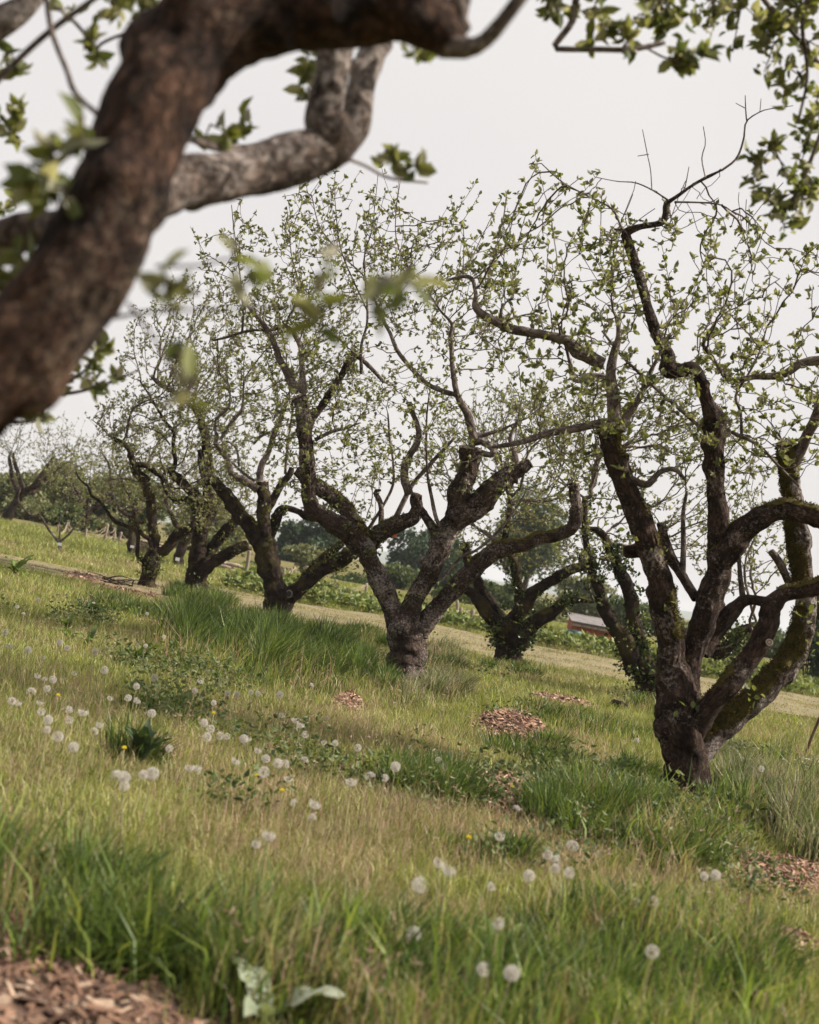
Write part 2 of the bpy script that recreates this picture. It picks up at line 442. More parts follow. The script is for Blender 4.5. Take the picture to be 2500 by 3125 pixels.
# ------------------------------------------------------------------ ground, path, hills
def gh(x, y):
    return .025 * np.sin(x * 1.3 + y * .7) * np.cos(y * .9 - x * .4) + .015 * np.sin(x * 3.1 + 1.0) * np.sin(y * 2.3)

def sheet(name, xs, ys, zf, mat):
    X, Y = np.meshgrid(xs, ys)
    V = np.column_stack([X.ravel(), Y.ravel(), zf(X, Y).ravel()])
    nx, ny = len(xs), len(ys)
    i = np.arange(ny - 1)[:, None] * nx + np.arange(nx - 1)[None]
    F = np.stack([i, i + 1, i + nx + 1, i + nx], -1).reshape(-1, 4)
    return mesh_np(name, V, F, None, mat)

xs = np.concatenate([[-2900, -2000, -900, -300, -120, -60], np.linspace(-30, 30, 121), [60, 120, 300, 900, 2000, 2900]])
ys = np.concatenate([[-900, -400, -120, -40], np.linspace(-8, 60, 137), [80, 120, 200, 400, 900, 2000, 3300]])
def ground_z(X, Y):
    k = np.clip((40 - np.abs(X)) / 15, 0, 1) * np.clip((60 - Y) / 15, 0, 1) * np.clip((Y + 10) / 4, 0, 1)
    return gh(X, Y) * k
tag(sheet('ground', xs, ys, ground_z, M['ground']), kind='structure')

def path_edge(x, far):
    return (28.6 - .10 * np.maximum(x, 0) + .62 * np.clip(x, -7.5, 0) if far else 20.6 - .05 * x + .25 * np.sin(x * .9)) + .35 * np.sin(x * .45 + far)
px_ = np.linspace(-30, 30, 121)
PV, PF = [], []
for i, x in enumerate(px_):
    y0, y1 = path_edge(x, 0), path_edge(x, 1)
    for j in range(6):
        y = y0 + (y1 - y0) * j / 5
        PV.append((x, y, float(gh(x, y)) * float(np.clip((40 - abs(x)) / 15, 0, 1)) + .012))
for i in range(len(px_) - 1):
    for j in range(5):
        a = i * 6 + j; PF.append((a, a + 6, a + 7, a + 1))
tag(mesh_np('path', PV, PF, None, M['path']), kind='structure')

hx = np.linspace(-2600, 2600, 130)
hz = 4 + 16 * np.abs(fbm(np.column_stack([hx * .0022, hx * 0, hx * 0 + 3]), 4, 5)) + 5 * np.exp(-((hx + 120) / 160) ** 2)
HV = np.vstack([np.column_stack([hx, np.full_like(hx, 2300), hz * 0 - 2]), np.column_stack([hx, np.full_like(hx, 2600), hz]), np.column_stack([hx, np.full_like(hx, 3200), hz * 0 - 2])])
k = len(hx); ii = np.arange(k - 1)
tag(mesh_np('hills', HV, np.concatenate([np.column_stack([ii, ii + 1, ii + 1 + k, ii + k]), np.column_stack([ii + k, ii + 1 + k, ii + 1 + 2 * k, ii + 2 * k])]), None, M['hill']), kind='structure')

# ------------------------------------------------------------------ apple trees
PAL = np.array([(.165, .18, .055), (.11, .13, .045), (.20, .205, .095), (.27, .265, .18), (.075, .095, .036), (.34, .32, .25)])
PALW = np.array([.24, .20, .2, .18, .08, .10])

def to_ctrl(segs, d):
    """[(frame, [(x,y,width,dz)...])...] -> (N,4) world points and radii"""
    out, dz = [], 0.0
    for fr, pts in segs:
        s = FR[fr][2]
        for q in pts:
            if len(q) > 3: dz = q[3]
            dd = d + dz
            p = at(fr, q[0], q[1], dd)
            out.append((*p, q[2] * s / 2 * dd / FPX))
    return np.array(out)

def grow(starts, sdirs, attr, rng, step=.06, infl=.55, kill=.11, up=.18, maxn=6000, iters=90):
    P = [np.asarray(starts)]; par = [np.full(len(starts), -1)]; Dr = [unit(sdirs)]
    A = np.asarray(attr); near = np.full(len(A), -1); nd = np.full(len(A), 1e9)
    new, base, total = P[0], 0, len(P[0])
    alive = np.ones(len(A), bool)
    allP = P[0].copy(); allD = Dr[0].copy(); allpar = par[0].copy()
    kids = np.zeros(len(allP), int)
    for it in range(iters):
        for c0 in range(0, len(new), 400):
            blk = new[c0:c0 + 400]
            ai = np.where(alive)[0]
            if not len(ai): break
            dd = np.linalg.norm(A[ai][:, None] - blk[None], axis=2)
            j = dd.argmin(1); m = dd[np.arange(len(ai)), j]
            b = m < nd[ai]; nd[ai[b]] = m[b]; near[ai[b]] = base + c0 + j[b]
        alive &= nd > kill
        ai = np.where(alive & (nd < infl))[0]
        if not len(ai) or len(allP) > maxn: break
        acc = np.zeros((len(allP), 3)); np.add.at(acc, near[ai], unit(A[ai] - allP[near[ai]]))
        idx = np.unique(near[ai]); idx = idx[kids[idx] < 3]
        if not len(idx): break
        d = unit(unit(acc[idx]) + allD[idx] * .95 + np.array([0, 0, up]) + rng.normal(size=(len(idx), 3)) * .3)
        kids[idx] += 1
        new = allP[idx] + d * step * rng.uniform(.8, 1.2, (len(idx), 1))
        base = len(allP)
        allP = np.vstack([allP, new]); allD = np.vstack([allD, d]); allpar = np.concatenate([allpar, idx]); kids = np.concatenate([kids, np.zeros(len(idx), int)])
    return allP, allD, allpar

def add_shoots(P, D, par, rng, pick, n, lo, hi, step=.06):
    PP, DD, RR = [P], [D], [par]; tot = len(P)
    for k in rng.choice(pick, min(n, len(pick)), replace=False):
        L = rng.uniform(lo, hi); d = unit(np.array([rng.normal() * .5, rng.normal() * .5, 1.0]) + D[k] * .5)
        m = int(L / step); prev = k; p = P[k]
        for i in range(m):
            d = unit(d + rng.normal(size=3) * .07 + np.array([0, 0, .04])); p = p + d * step
            PP.append(p[None]); DD.append(d[None]); RR.append(np.array([prev])); prev = tot; tot += 1
    return np.vstack(PP), np.vstack(DD), np.concatenate(RR)

def twigs_and_leaves(root, base, P, D, par, nstart, rng, leaf_p=.55, leaf_L=.042, tip_r=.0025, per=(4, 7), pal=PAL, palw=PALW, sides=4, bare=None, name='foliage'):
    tips = np.zeros(len(P)); child = np.zeros(len(P), int)
    ok = par >= 0; np.add.at(child, par[ok], 1)
    tips[child == 0] = 1
    for i in range(len(P) - 1, nstart - 1, -1):
        tips[par[i]] += max(tips[i], 1) if child[i] else 1
    r = np.clip(tip_r * np.maximum(tips, 1) ** .5, tip_r, .027)
    k = np.arange(nstart, len(P))
    if not len(k): return
    rp = np.where(par[k] < nstart, r[k] * 1.15, r[par[k]]); rp = np.minimum(rp, r[k] * 1.5)
    V, F = seg_tubes(P[par[k]], P[k], rp, r[k], sides)
    cand = k[(r[k] < tip_r * 3.2)]
    pr = np.where(child[cand] == 0, .95, leaf_p)
    if bare is not None: pr = pr * np.where(bare(P[cand]), .06, 1)
    sel = cand[rng.random(len(cand)) < pr]
    # each leafy spur: a short side shoot ending in a whorl of leaves
    m = len(sel)
    if not m: return
    rd = rng.normal(size=(m, 3)); rd -= D[sel] * (rd * D[sel]).sum(1)[:, None]; rd = unit(rd)
    sd = unit(rd + D[sel] * rng.uniform(.2, 1.0, (m, 1)) + np.array([0, 0, .3])); tipn = child[sel] == 0
    sp = np.where(tipn, .004, rng.uniform(.012, .05, m)); tip = P[sel] + sd * sp[:, None]
    V2, F2 = seg_tubes(P[sel], tip, np.full(m, tip_r * .95), np.full(m, tip_r * .8), 3)
    mesh_np('twigs', np.vstack([V, V2]), np.vstack([F, F2 + len(V)]), None, M['twig'], root, base)['kind'] = 'stuff'
    cnt = rng.integers(per[0], per[1] + 1, m); ix = np.repeat(np.arange(m), cnt); N = len(ix)
    rd = rng.normal(size=(N, 3)); rd -= sd[ix] * (rd * sd[ix]).sum(1)[:, None]; rd = unit(rd)
    dn = unit(rd + sd[ix] * rng.uniform(.15, 1.1, (N, 1)) + np.array([0, 0, .12])); pos = tip[ix] - sd[ix] * rng.uniform(0, .008, (N, 1))
    L = leaf_L * (.55 + .75 * rng.random(N) ** 1.6)
    V, F = leaf_arr(pos, dn, L, L * rng.uniform(.42, .62, N), rng)
    c = (.55 * pal[rng.choice(len(pal), m, p=palw)][ix] + .45 * pal[rng.choice(len(pal), N, p=palw)]) * rng.uniform(.8, 1.2, (N, 1))
    o = mesh_np(name, V, F, None, M['leaf'], root, base, np.repeat(c, 6, 0))
    tag(o, kind='stuff')
    return N

def cut_disc(root, base, p, T, r):
    """pale sawn end: slightly domed disc with a rim"""
    T = unit(T); N = unit(np.cross(T, [0.31, .2, .93])); B = np.cross(T, N); n = 18
    th = np.linspace(0, 2 * math.pi, n, endpoint=False)
    jit = 1 + .06 * np.sin(th * 3 + r * 90) + .04 * np.sin(th * 5)
    rings = [(1.04, -.10), (1.05, .10), (.93, .17), (.55, .13)]
    V = np.vstack([p + (N[None] * np.cos(th)[:, None] + B[None] * np.sin(th)[:, None]) * (r * a * jit)[:, None] + T * r * b for a, b in rings] + [(p + T * r * .11)[None]])
    F4 = [(i * n + j, i * n + (j + 1) % n, (i + 1) * n + (j + 1) % n, (i + 1) * n + j) for i in range(3) for j in range(n)]
    F3 = [(3 * n + j, 3 * n + (j + 1) % n, 4 * n) for j in range(n)]
    o = mesh_np('cut_end', V - p, F4, F3, M['cut'], root)
    o.location = p - np.asarray(base)

def moss_fuzz(root, base, tb, rng, n, dirv, thr, size=.009, cols=((.075, .060, .014), (.11, .085, .02), (.05, .042, .012))):
    """tufts of moss on the side of a limb that faces dirv"""
    V, F4, F3, att, p, r, T, rad, rr = tb
    V = V[:len(rr)]; nr = rad.reshape(-1, 3)
    s = nr @ unit(np.array(dirv, float)) + .55 * fbm(V * 6.0, 3, 77)
    k = np.where(s > thr)[0]
    if len(k) < 5: return
    q = rng.choice(k, n); m = len(T); sides = len(rr) // m
    pos = V[q] + rng.normal(size=(n, 3)) * r[q // sides][:, None] * .10
    dn = unit(nr[q] + rng.normal(size=(n, 3)) * .55 + np.array([0, 0, .15]))
    L = size * rng.uniform(.6, 1.9, n)
    v, f = leaf_arr(pos, dn, L, L * .5, rng)
    c = np.array(cols)[rng.integers(0, len(cols), n)] * rng.uniform(.7, 1.25, (n, 1))
    on = s > thr + .05; fk = F4[on[F4].all(1)]
    if len(fk):
        bump = .006 + .005 * fbm(V * 40, 2, 5)
        f = np.vstack([f, fk + len(v)]); v = np.vstack([v, V + nr * bump[:, None]]); 
        sc = np.array(cols).mean(0) * (1 + .35 * fbm(V * 25, 2, 9))[:, None]; c = np.vstack([np.repeat(c, 6, 0), sc])
    else: c = np.repeat(c, 6, 0)
    tag(mesh_np('moss', v, f, None, M['moss'], root, base, c), kind='stuff')

def bark_leaves(root, base, tbs, rng, n, L, cols, mat, name, clump=9, off=.03):
    """leafy sprouts or ivy sitting on the limbs"""
    V = np.vstack([t[0][:len(t[8])] for t in tbs]); nr = np.vstack([t[7].reshape(-1, 3) for t in tbs])
    w = np.concatenate([np.clip(t[8], .01, .2) for t in tbs]); w = w * (.15 + np.clip(fbm(V * 2.6, 2, 31) + .1, 0, 1)); w /= w.sum()
    g = rng.choice(len(V), max(1, n // clump), p=w)
    ix = np.repeat(g, clump); N = len(ix)
    pos = V[ix] + nr[ix] * rng.uniform(0, off * 2, (N, 1)) + rng.normal(size=(N, 3)) * off
    dn = unit(nr[ix] * .6 + rng.normal(size=(N, 3)) * .7 + np.array([0, 0, .3]))
    LL = L * rng.uniform(.6, 1.3, N)
    v, f = leaf_arr(pos, dn, LL, LL * rng.uniform(.45, .75, N), rng)
    c = np.array(cols)[rng.integers(0, len(cols), N)] * rng.uniform(.75, 1.25, (N, 1))
    tag(mesh_np(name, v, f, None, mat, root, base, np.repeat(c, 6, 0)), kind='stuff')

def ell_points(ells, d, rng, n):
    """attractors filling ellipses of the picture (1725-px units) with real depth"""
    w = np.array([e[2] * e[3] * (e[5] if len(e) > 5 else 1) for e in ells], float); w /= w.sum()
    out = []
    for e, k in zip(ells, (w * n).astype(int)):
        a = rng.uniform(0, 2 * math.pi, k); q = np.sqrt(rng.random(k))
        dd = d + (e[6] if len(e) > 6 else 0) + rng.uniform(-1, 1, k) * e[4] * np.sqrt(np.maximum(0, 1 - q ** 2) + .1)
        x, y = e[0] + e[2] * q * np.cos(a), e[1] + e[3] * q * np.sin(a)
        out.append(np.array([at('D', x[i], y[i], dd[i]) for i in range(k)]).reshape(-1, 3))
    return np.vstack(out)

def apple_tree(label, d, base, trunk, limbs, branches, ells, nattr, seed, detail=1.0, bark='bark', shoots=(120, .25, .6), leaf_p=.5, leaf_L=.042, maxn=6000,
               name='apple_tree', group='old apple trees in the orchard', sink=True, start_r=.045, cuts=(), bare=None, moss=(), ivy=0, sprout=0, pale=(), up=.05, per=(4, 7), flare=1.28, kill=.125):
    rng = np.random.default_rng(seed)
    root = empty(name, base, label, 'tree', group)
    tbs, starts, sdirs = [], [], []
    def part(nm, ctrl, k, mat):
        rmax = ctrl[:, 3].max()
        if rmax > .07: st, sd, lp, pl = .013, 52, .15, .085
        elif rmax > .03: st, sd, lp, pl = .015, 26, .15, .075
        elif rmax > .012: st, sd, lp, pl = .022, 10, .10, 0
        else: st, sd, lp, pl = .035, 6, .05, 0
        if detail < 1: st, sd = st / detail, max(5, int(sd * detail))
        ln = np.linalg.norm(np.diff(ctrl[:, :3], axis=0), axis=1).sum()
        tb = tube(ctrl, st, sd, lp, pl, seed * 31 + k, .22, burls=int(ln / .16) if rmax > .02 else 0)
        mesh_np(nm, tb[0], tb[1], tb[2], M[mat], root, base, attrs={'bark': tb[3]})
        p, r, T = tb[4], tb[5], tb[6]
        sel = np.where((r < start_r) | (np.arange(len(r)) > len(r) * .8))[0][::max(1, int(.07 / st))]
        if len(sel): starts.append(p[sel]); sdirs.append(unit(T[sel] * .6 + np.array([0, 0, .25]) + rng.normal(size=(len(sel), 3)) * .5))
        return tb
    ct = to_ctrl(trunk, d)
    if sink:
        b0 = np.array([base[0], base[1], -.06]); r0 = ct[0, 3]
        ct = np.vstack([[*b0, r0 * flare], [*(b0 * .45 + ct[0, :3] * .55), r0 * (1 + (flare - 1) * .35)], ct]) if ct[0, 2] > .12 else np.vstack([[*b0, r0 * flare], ct[1:]] if len(ct) > 2 else [[*b0, r0 * flare], ct])
    tbs.append(part('trunk', ct, 0, bark))
    for k, lm in enumerate(limbs):
        c = to_ctrl(lm, d); c[:, 3] *= .94
        tb = part('limb', c, k + 1, 'bark_pale' if k in pale else bark); tbs.append(tb)
        if k in cuts: cut_disc(root, base, tb[4][-1], tb[6][-1], tb[5][-1])
        for (mk, n, dv, th) in moss:
            if mk == k: moss_fuzz(root, base, tb, rng, n, dv, th)
    for k, br in enumerate(branches):
        c = to_ctrl(br, d)
        part('branch', c, 60 + k, 'smooth')
    S = np.vstack(starts); SD = np.vstack(sdirs)
    A = ell_points(ells, d, rng, int(nattr * 1.75))
    A = A[fbm(A * 1.9, 2, seed) > -.18]
    P, D, par = grow(S, SD, A, rng, maxn=maxn, up=up, kill=kill)
    ns = len(S)
    if shoots[0] and len(P) > ns + 50:
        zz = P[ns:, 2]; ok_ = zz > np.quantile(zz, .55)
        if bare is not None: ok_ &= ~bare(P[ns:])
        pick = ns + np.where(ok_)[0]
        P, D, par = add_shoots(P, D, par, rng, pick, shoots[0], shoots[1], shoots[2])
    nl = twigs_and_leaves(root, base, P, D, par, ns, rng, leaf_p, leaf_L, bare=bare, per=per, sides=4 if detail >= .6 else 3)
    if ivy: bark_leaves(root, base, tbs, rng, ivy, .05, [(.018, .034, .012), (.03, .05, .016), (.05, .075, .02), (.09, .12, .03)], M['ivy'], 'ivy', 12, .035)
    if sprout: bark_leaves(root, base, tbs, rng, sprout, .042, PAL[[0, 1, 2, 4]], M['leaf'], 'sprouts', 8, .035)
    print('TREE', name, 'd=%.1f' % d, 'nodes', len(P), 'leaves', nl)
    return root, tbs

def base_d(fr, x, y):
    b = on_ground(fr, x, y); return b, depth_of(b)

# ---- the mossy tree on the right
b1, d1 = base_d('Z5', 655, 2010)
T1_trunk = [('Z5', [(655, 2010, 196), (655, 1900, 184), (645, 1780, 184), (634, 1680, 186), (630, 1590, 168), (628, 1500, 120), (628, 1440, 70)])]
T1_limbs = [
    [('Z5', [(630, 1740, 150, 0), (605, 1540, 124), (588, 1300, 112, -.05), (535, 1020, 112, -.1), (445, 800, 108), (378, 610, 98), (345, 470, 96)])],
    [('Z5', [(645, 1700, 140, 0), (672, 1500, 108, .05), (698, 1380, 102), (752, 1226, 108), (795, 1080, 112), (800, 990, 104), (796, 880, 90), (785, 700, 84), (780, 560, 84), (785, 490, 105), (768, 430, 92), (745, 370, 58),
             (727, 285, 54), (692, 232, 54), (640, 242, 62), (592, 238, 80), (585, 170, 66), (550, 110, 45), (520, 30, 45)]),
     ('Z2', [(1020, 1200, 42), (985, 1080, 42), (955, 990, 42), (948, 945, 38), (1000, 920, 27), (1085, 905, 27), (1106, 870, 27), (1108, 830, 26), (1135, 805, 17), (1220, 745, 14), (1330, 690, 11)])],
    [('Z5', [(800, 1040, 120, 0), (880, 925, 105, -.05), (950, 862, 96, -.1), (1080, 815, 90, -.15), (1220, 848, 92, -.2), (1340, 890, 80, -.3), (1450, 880, 56, -.35), (1540, 820, 34, -.4), (1590, 730, 16, -.4)])],
    [('Z5', [(650, 1870, 110, .02), (705, 1810, 128, .05), (785, 1735, 116, .1), (900, 1640, 112, .15), (1010, 1540, 110, .2), (1098, 1420, 108, .25), (1148, 1270, 98, .25), (1150, 1130, 86, .25), (1130, 950, 95, .2),
             (1107, 780, 84, .2), (1090, 640, 84, .2), (1085, 550, 80, .2)])],
    [('Z5', [(645, 1800, 110, .0), (705, 1700, 112, -.05), (790, 1590, 92, -.1), (900, 1450, 94), (988, 1330, 92), (1018, 1225, 92), (1060, 1172, 72), (1130, 1150, 64), (1230, 1122, 76), (1380, 1080, 64), (1490, 1030, 42), (1570, 940, 24), (1600, 860, 12)])],
    [('Z5', [(735, 1410, 64, .1), (800, 1290, 85, .15), (870, 1222, 74, .15), (925, 1190, 50), (1010, 1195, 44)])],
    [('Z5', [(710, 1180, 46, .2), (640, 1070, 46, .3), (590, 980, 50, .3), (560, 870, 38, .3)])],
    [('Z5', [(490, 985, 58, 0), (440, 986, 54), (412, 990, 44)])],
]
T1_br = [
    [('Z5', [(365, 490, 56, -.1), (370, 400, 55), (357, 290, 48), (360, 200, 40), (392, 100, 24), (380, 20, 16)])],
    [('Z5', [(330, 455, 36, -.1), (200, 485, 32), (90, 505, 28), (20, 530, 26), (-60, 548, 22), (-150, 560, 12)])],
    [('Z2', [(850, 1475, 50, -.1), (760, 1430, 54), (690, 1372, 40), (540, 1345, 38), (450, 1320, 34), (340, 1255, 30), (335, 1190, 18), (320, 1130, 16), (280, 1120, 15), (215, 1135, 10)])],
    [('Z2', [(440, 1318, 16, -.1), (436, 1270, 14), (448, 1228, 11)])],
    [('Z5', [(355, 275, 24, -.05), (270, 265, 20), (215, 290, 18), (203, 262, 16), (180, 180, 13), (150, 60, 10)])],
    [('Z5', [(395, 490, 42, -.1), (455, 390, 28), (500, 290, 22), (542, 205, 16), (600, 100, 10)])],
    [('Z5', [(415, 670, 32, -.1), (465, 700, 32, -.14), (510, 708, 29), (560, 660, 22), (620, 650, 20), (662, 690, 14)])],
    [('Z5', [(655, 1075, 26, .3), (655, 960, 22), (655, 830, 18), (670, 740, 12)])],
    [('Z5', [(1105, 640, 52, .2), (1160, 520, 46, .15), (1215, 400, 42, .1), (1262, 280, 44, 0), (1232, 205, 44, -.1), (1150, 212, 38), (1060, 262, 32), (950, 270, 25), (850, 280, 25), (800, 230, 20), (760, 170, 18), (740, 130, 14), (790, 40, 10)])],
    [('Z5', [(1085, 1120, 32, .25), (1052, 1045, 34, .15), (1015, 988, 30, .1)])],
    [('Z5', [(908, 1200, 28, .15), (895, 1150, 24), (885, 1050, 20), (880, 960, 14)])],
    [('Z5', [(722, 475, 15, 0), (600, 370, 14), (480, 260, 13), (390, 170, 12), (320, 80, 9)])],
    [('Z5', [(850, 495, 16, -.05), (960, 550, 14), (1050, 640, 11), (1130, 720, 8)])],
    [('Z5', [(895, 520, 14, -.05), (890, 420, 12), (870, 345, 12), (920, 260, 10), (962, 180, 8), (1000, 60, 6)])],
    [('Z2', [(1330, 690, 11, 0), (1392, 640, 10), (1420, 560, 8), (1432, 490, 7), (1500, 447, 5), (1540, 440, 4), (1620, 428, 3)])],
    [('Z2', [(1432, 490, 6, 0), (1428, 440, 5), (1426, 385, 3)])],
    [('Z2', [(1430, 440, 4, 0), (1388, 418, 3)])],
    [('Z2', [(1485, 455, 4, 0), (1490, 400, 3)])],
    [('Z2', [(1115, 812, 8, 0), (1050, 770, 6), (980, 740, 5), (910, 735, 4), (822, 718, 3)])],
    [('Z2', [(1048, 768, 5, 0), (1043, 690, 4), (1030, 625, 4), (1010, 525, 3)])],
    [('Z2', [(1035, 625, 4, 0), (990, 632, 3)])],
    [('Z2', [(1265, 718, 6, 0), (1250, 640, 5), (1265, 580, 4), (1256, 512, 3)])],
    [('Z2', [(1180, 770, 5, 0), (1190, 720, 4), (1198, 675, 3)])],
    [('Z2', [(1140, 818, 9, 0), (1250, 820, 7), (1330, 830, 6), (1390, 870, 4)])],
    [('Z2', [(960, 1010, 9, .05), (930, 940, 9, .1), (890, 850, 8), (800, 800, 7), (690, 740, 6), (600, 662, 4)])],
]
T1_ells = [(1180, 560, 190, 150, 1.1, 1.0), (1480, 640, 260, 180, 1.1, 1.1), (1250, 760, 200, 150, 1.1), (1600, 820, 220, 190, 1.1, 1.1), (1080, 700, 100, 80, .7), (1450, 470, 140, 70, .7, .6), (1300, 900, 190, 130, .9, .6),
           (1780, 760, 150, 220, 1.0, .7)]
def t1bare(p):
    w = (p - EYEP) @ Fv; sx = ((p - EYEP) @ CR) / w * FPX + 1250; sy = 1562.5 - ((p - EYEP) @ CU) / w * FPX
    return (sy < 660) & (sx > 1880)
apple_tree('big gnarled apple tree at the right with a thick mossy limb leaning right', d1, b1, T1_trunk, T1_limbs, T1_br, T1_ells, 2600, 11, 1.15, 'bark', (90, .15, .45), .62, .040, 8500,
           cuts=(0, 3), bare=t1bare, moss=((3, 15000, (-.75, -.45, .45), .35), (4, 2600, (-.2, -.1, 1), .55), (0, 1800, (.8, -.4, -.2), .85), (2, 1500, (0, 0, 1), .75)), pale=(3,), sprout=260)

t1root = [o for o in COL.objects if o.name == 'apple_tree'][0]
def scar(root, base, fr, x, y, d, r, dirv=(0, -1, .15)):
    cut_disc(root, base, at(fr, x, y, d), np.array(dirv, float), r)
scar(t1root, b1, 'Z5', 828, 497, d1 - .07, .036, (.35, -1, .1)); scar(t1root, b1, 'Z5', 1008, 1362, d1 - .178, .022, (0, -1, .1))
# ---- the forked tree in the middle
b2, d2 = base_d('Z4', 950, 2030)
T2_trunk = [('Z4', [(950, 2020, 206), (957, 1940, 194), (958, 1850, 192), (952, 1760, 192), (952, 1690, 150), (952, 1640, 90)])]
T2_limbs = [
    [('Z4', [(932, 1770, 128, 0), (893, 1610, 114), (828, 1485, 114), (772, 1380, 110), (722, 1275, 112), (650, 1220, 108), (560, 1150, 104), (470, 1080, 98), (436, 1000, 86), (434, 900, 84), (430, 800, 84), (420, 680, 92), (410, 580, 88), (398, 500, 84), (385, 470, 94)])],
    [('Z4', [(740, 1300, 100, .12), (830, 1212, 98, .12), (920, 1170, 98), (1000, 1130, 84), (1030, 1080, 70), (1022, 1035, 72), (1030, 1000, 62)])],
    [('Z4', [(765, 1275, 84, .06), (690, 1160, 86, .22), (600, 1055, 88, .35), (520, 995, 86), (440, 940, 78), (365, 870, 66)])],
    [('Z4', [(962, 1770, 126, 0), (1018, 1585, 114), (1100, 1420, 116), (1180, 1250, 126), (1240, 1100, 130), (1280, 950, 114), (1310, 830, 120), (1320, 745, 128)])],
    [('Z4', [(1240, 1150, 120, -.1), (1340, 1080, 124), (1420, 990, 124), (1500, 920, 112), (1560, 880, 92), (1610, 852, 74), (1650, 832, 60)])],
    [('Z4', [(990, 1830, 118, .06), (1088, 1695, 108), (1180, 1580, 100), (1250, 1500, 100), (1340, 1420, 106), (1430, 1342, 100), (1540, 1290, 94)]), ('Y4', [(620, 650, 100), (760, 592, 94), (900, 550, 94), (995, 512, 104), (1012, 400, 90), (990, 280, 88), (985, 180, 84)])],
    [('Z4', [(415, 690, 46, .05), (480, 560, 46, .2), (560, 440, 44), (620, 340, 44), (682, 225, 40)])],
    [('Z4', [(1185, 1270, 70, .02), (1130, 1205, 62, .05), (1085, 1140, 52), (1050, 1080, 42)])],
    [('Z4', [(1110, 1420, 62, -.05), (1075, 1390, 62), (1050, 1352, 46)])],
    [('Z4', [(835, 1200, 32, .2), (832, 1060, 32, .3), (802, 992, 25), (832, 982, 12)])],
]
T2_br = [
    [('Z4', [(372, 450, 62, 0), (330, 360, 45), (270, 250, 38), (235, 150, 34), (190, 80, 30), (130, 0, 25)]), ('Y8', [(140, 950, 26), (60, 860, 14), (20, 700, 9)])],
    [('Z4', [(410, 450, 50, 0), (405, 350, 38), (400, 290, 31), (390, 200, 28), (360, 130, 26), (340, 98, 18), (290, 60, 10)])],
    [('Z4', [(340, 105, 15, 0), (300, 82, 17), (220, 105, 18), (120, 105, 16), (0, 138, 15), (-90, 160, 10)])],
    [('Z4', [(310, 85, 14, 0), (330, 20, 12)]), ('Y8', [(420, 960, 12), (455, 800, 10), (410, 600, 8), (395, 420, 6)])],
    [('Z4', [(70, 110, 14, 0), (75, 20, 12)]), ('Y8', [(85, 900, 12), (60, 640, 9), (30, 420, 7), (15, 270, 5)])],
    [('Z4', [(470, 705, 24, 0), (560, 660, 20), (640, 640, 16), (712, 614, 9)])],
    [('Z4', [(685, 235, 28, .3), (770, 300, 25), (848, 388, 20)])],
    [('Z4', [(990, 1010, 52, 0), (965, 920, 46), (962, 850, 48), (985, 790, 40), (1040, 700, 35), (1030, 620, 30), (1005, 560, 28), (985, 500, 30)])],
    [('Z4', [(1320, 725, 44, -.1), (1390, 715, 40, -.15), (1445, 752, 38, -.2), (1440, 788, 37), (1385, 775, 36), (1350, 755, 34)])],
    [('Z4', [(1345, 720, 48, 0), (1310, 580, 42), (1260, 480, 38), (1235, 380, 30), (1220, 250, 26), (1215, 130, 24), (1220, 70, 20), (1160, 0, 12), (1100, -90, 8)])],
    [('Z4', [(1255, 465, 28, 0), (1180, 440, 26), (1100, 410, 24), (1030, 350, 24), (960, 270, 24), (920, 210, 22), (880, 120, 20)]), ('Y8', [(1000, 1010, 20), (900, 760, 12), (760, 620, 10), (600, 420, 8), (540, 200, 6)])],
    [('Z4', [(1200, 1240, 24, -.02), (1140, 1150, 24, -.1), (1100, 980, 18), (1085, 880, 14), (1080, 700, 12), (1085, 540, 10), (1100, 430, 7)])],
    [('Z4', [(1350, 695, 28, 0), (1450, 660, 24), (1510, 640, 16), (1600, 600, 10)])],
    [('Z4', [(1575, 880, 46, -.1), (1565, 770, 36), (1540, 690, 20), (1580, 600, 12)])],
    [('Y4', [(-20, 920, 22, -.2), (80, 800, 20), (170, 720, 22), (250, 690, 22), (380, 590, 22), (460, 500, 20), (530, 410, 14), (640, 230, 9)])],
    [('Z4', [(720, 1260, 20, .3), (880, 1000, 16), (900, 860, 14), (880, 700, 12), (870, 560, 9)])],
    [('Z4', [(900, 1150, 32, .2), (1000, 960, 26), (1110, 830, 22), (1240, 690, 16)])],
    [('Y8', [(870, 1380, 22, .2), (870, 1200, 20), (905, 1050, 17), (905, 900, 14), (890, 620, 10), (940, 420, 7), (980, 60, 4)])],
    [('Y8', [(905, 960, 12, .2), (760, 640, 10), (720, 480, 8), (690, 180, 5)])],
    [('Y8', [(1200, 740, 9, 0), (1110, 540, 8), (1095, 350, 7), (1135, 40, 4)])],
]
T2_ells = [(560, 560, 150, 120, .9), (700, 520, 190, 130, 1.0, 1.0), (860, 560, 170, 120, 1.0, .9), (700, 720, 260, 150, 1.3), (930, 720, 150, 150, 1.0), (560, 760, 130, 130, 1.0, .9), (800, 900, 250, 130, 1.3, 1.1), (1050, 930, 160, 120, 1.0, .8), (1100, 1020, 120, 60, .8, .7), (640, 960, 120, 100, .9, .6)]
apple_tree('forked apple tree in the middle, its two limbs spread like a wide V', d2, b2, T2_trunk, T2_limbs, T2_br, T2_ells, 3000, 23, 1.0, 'bark_mid', (150, .2, .6), .62, .040, 9500,
           cuts=(0, 3, 4, 5, 6), moss=((2, 3000, (.2, 0, 1), .5), (5, 1100, (-.2, 0, 1), .75), (1, 500, (0, 0, 1), .9)), pale=(), sprout=420)

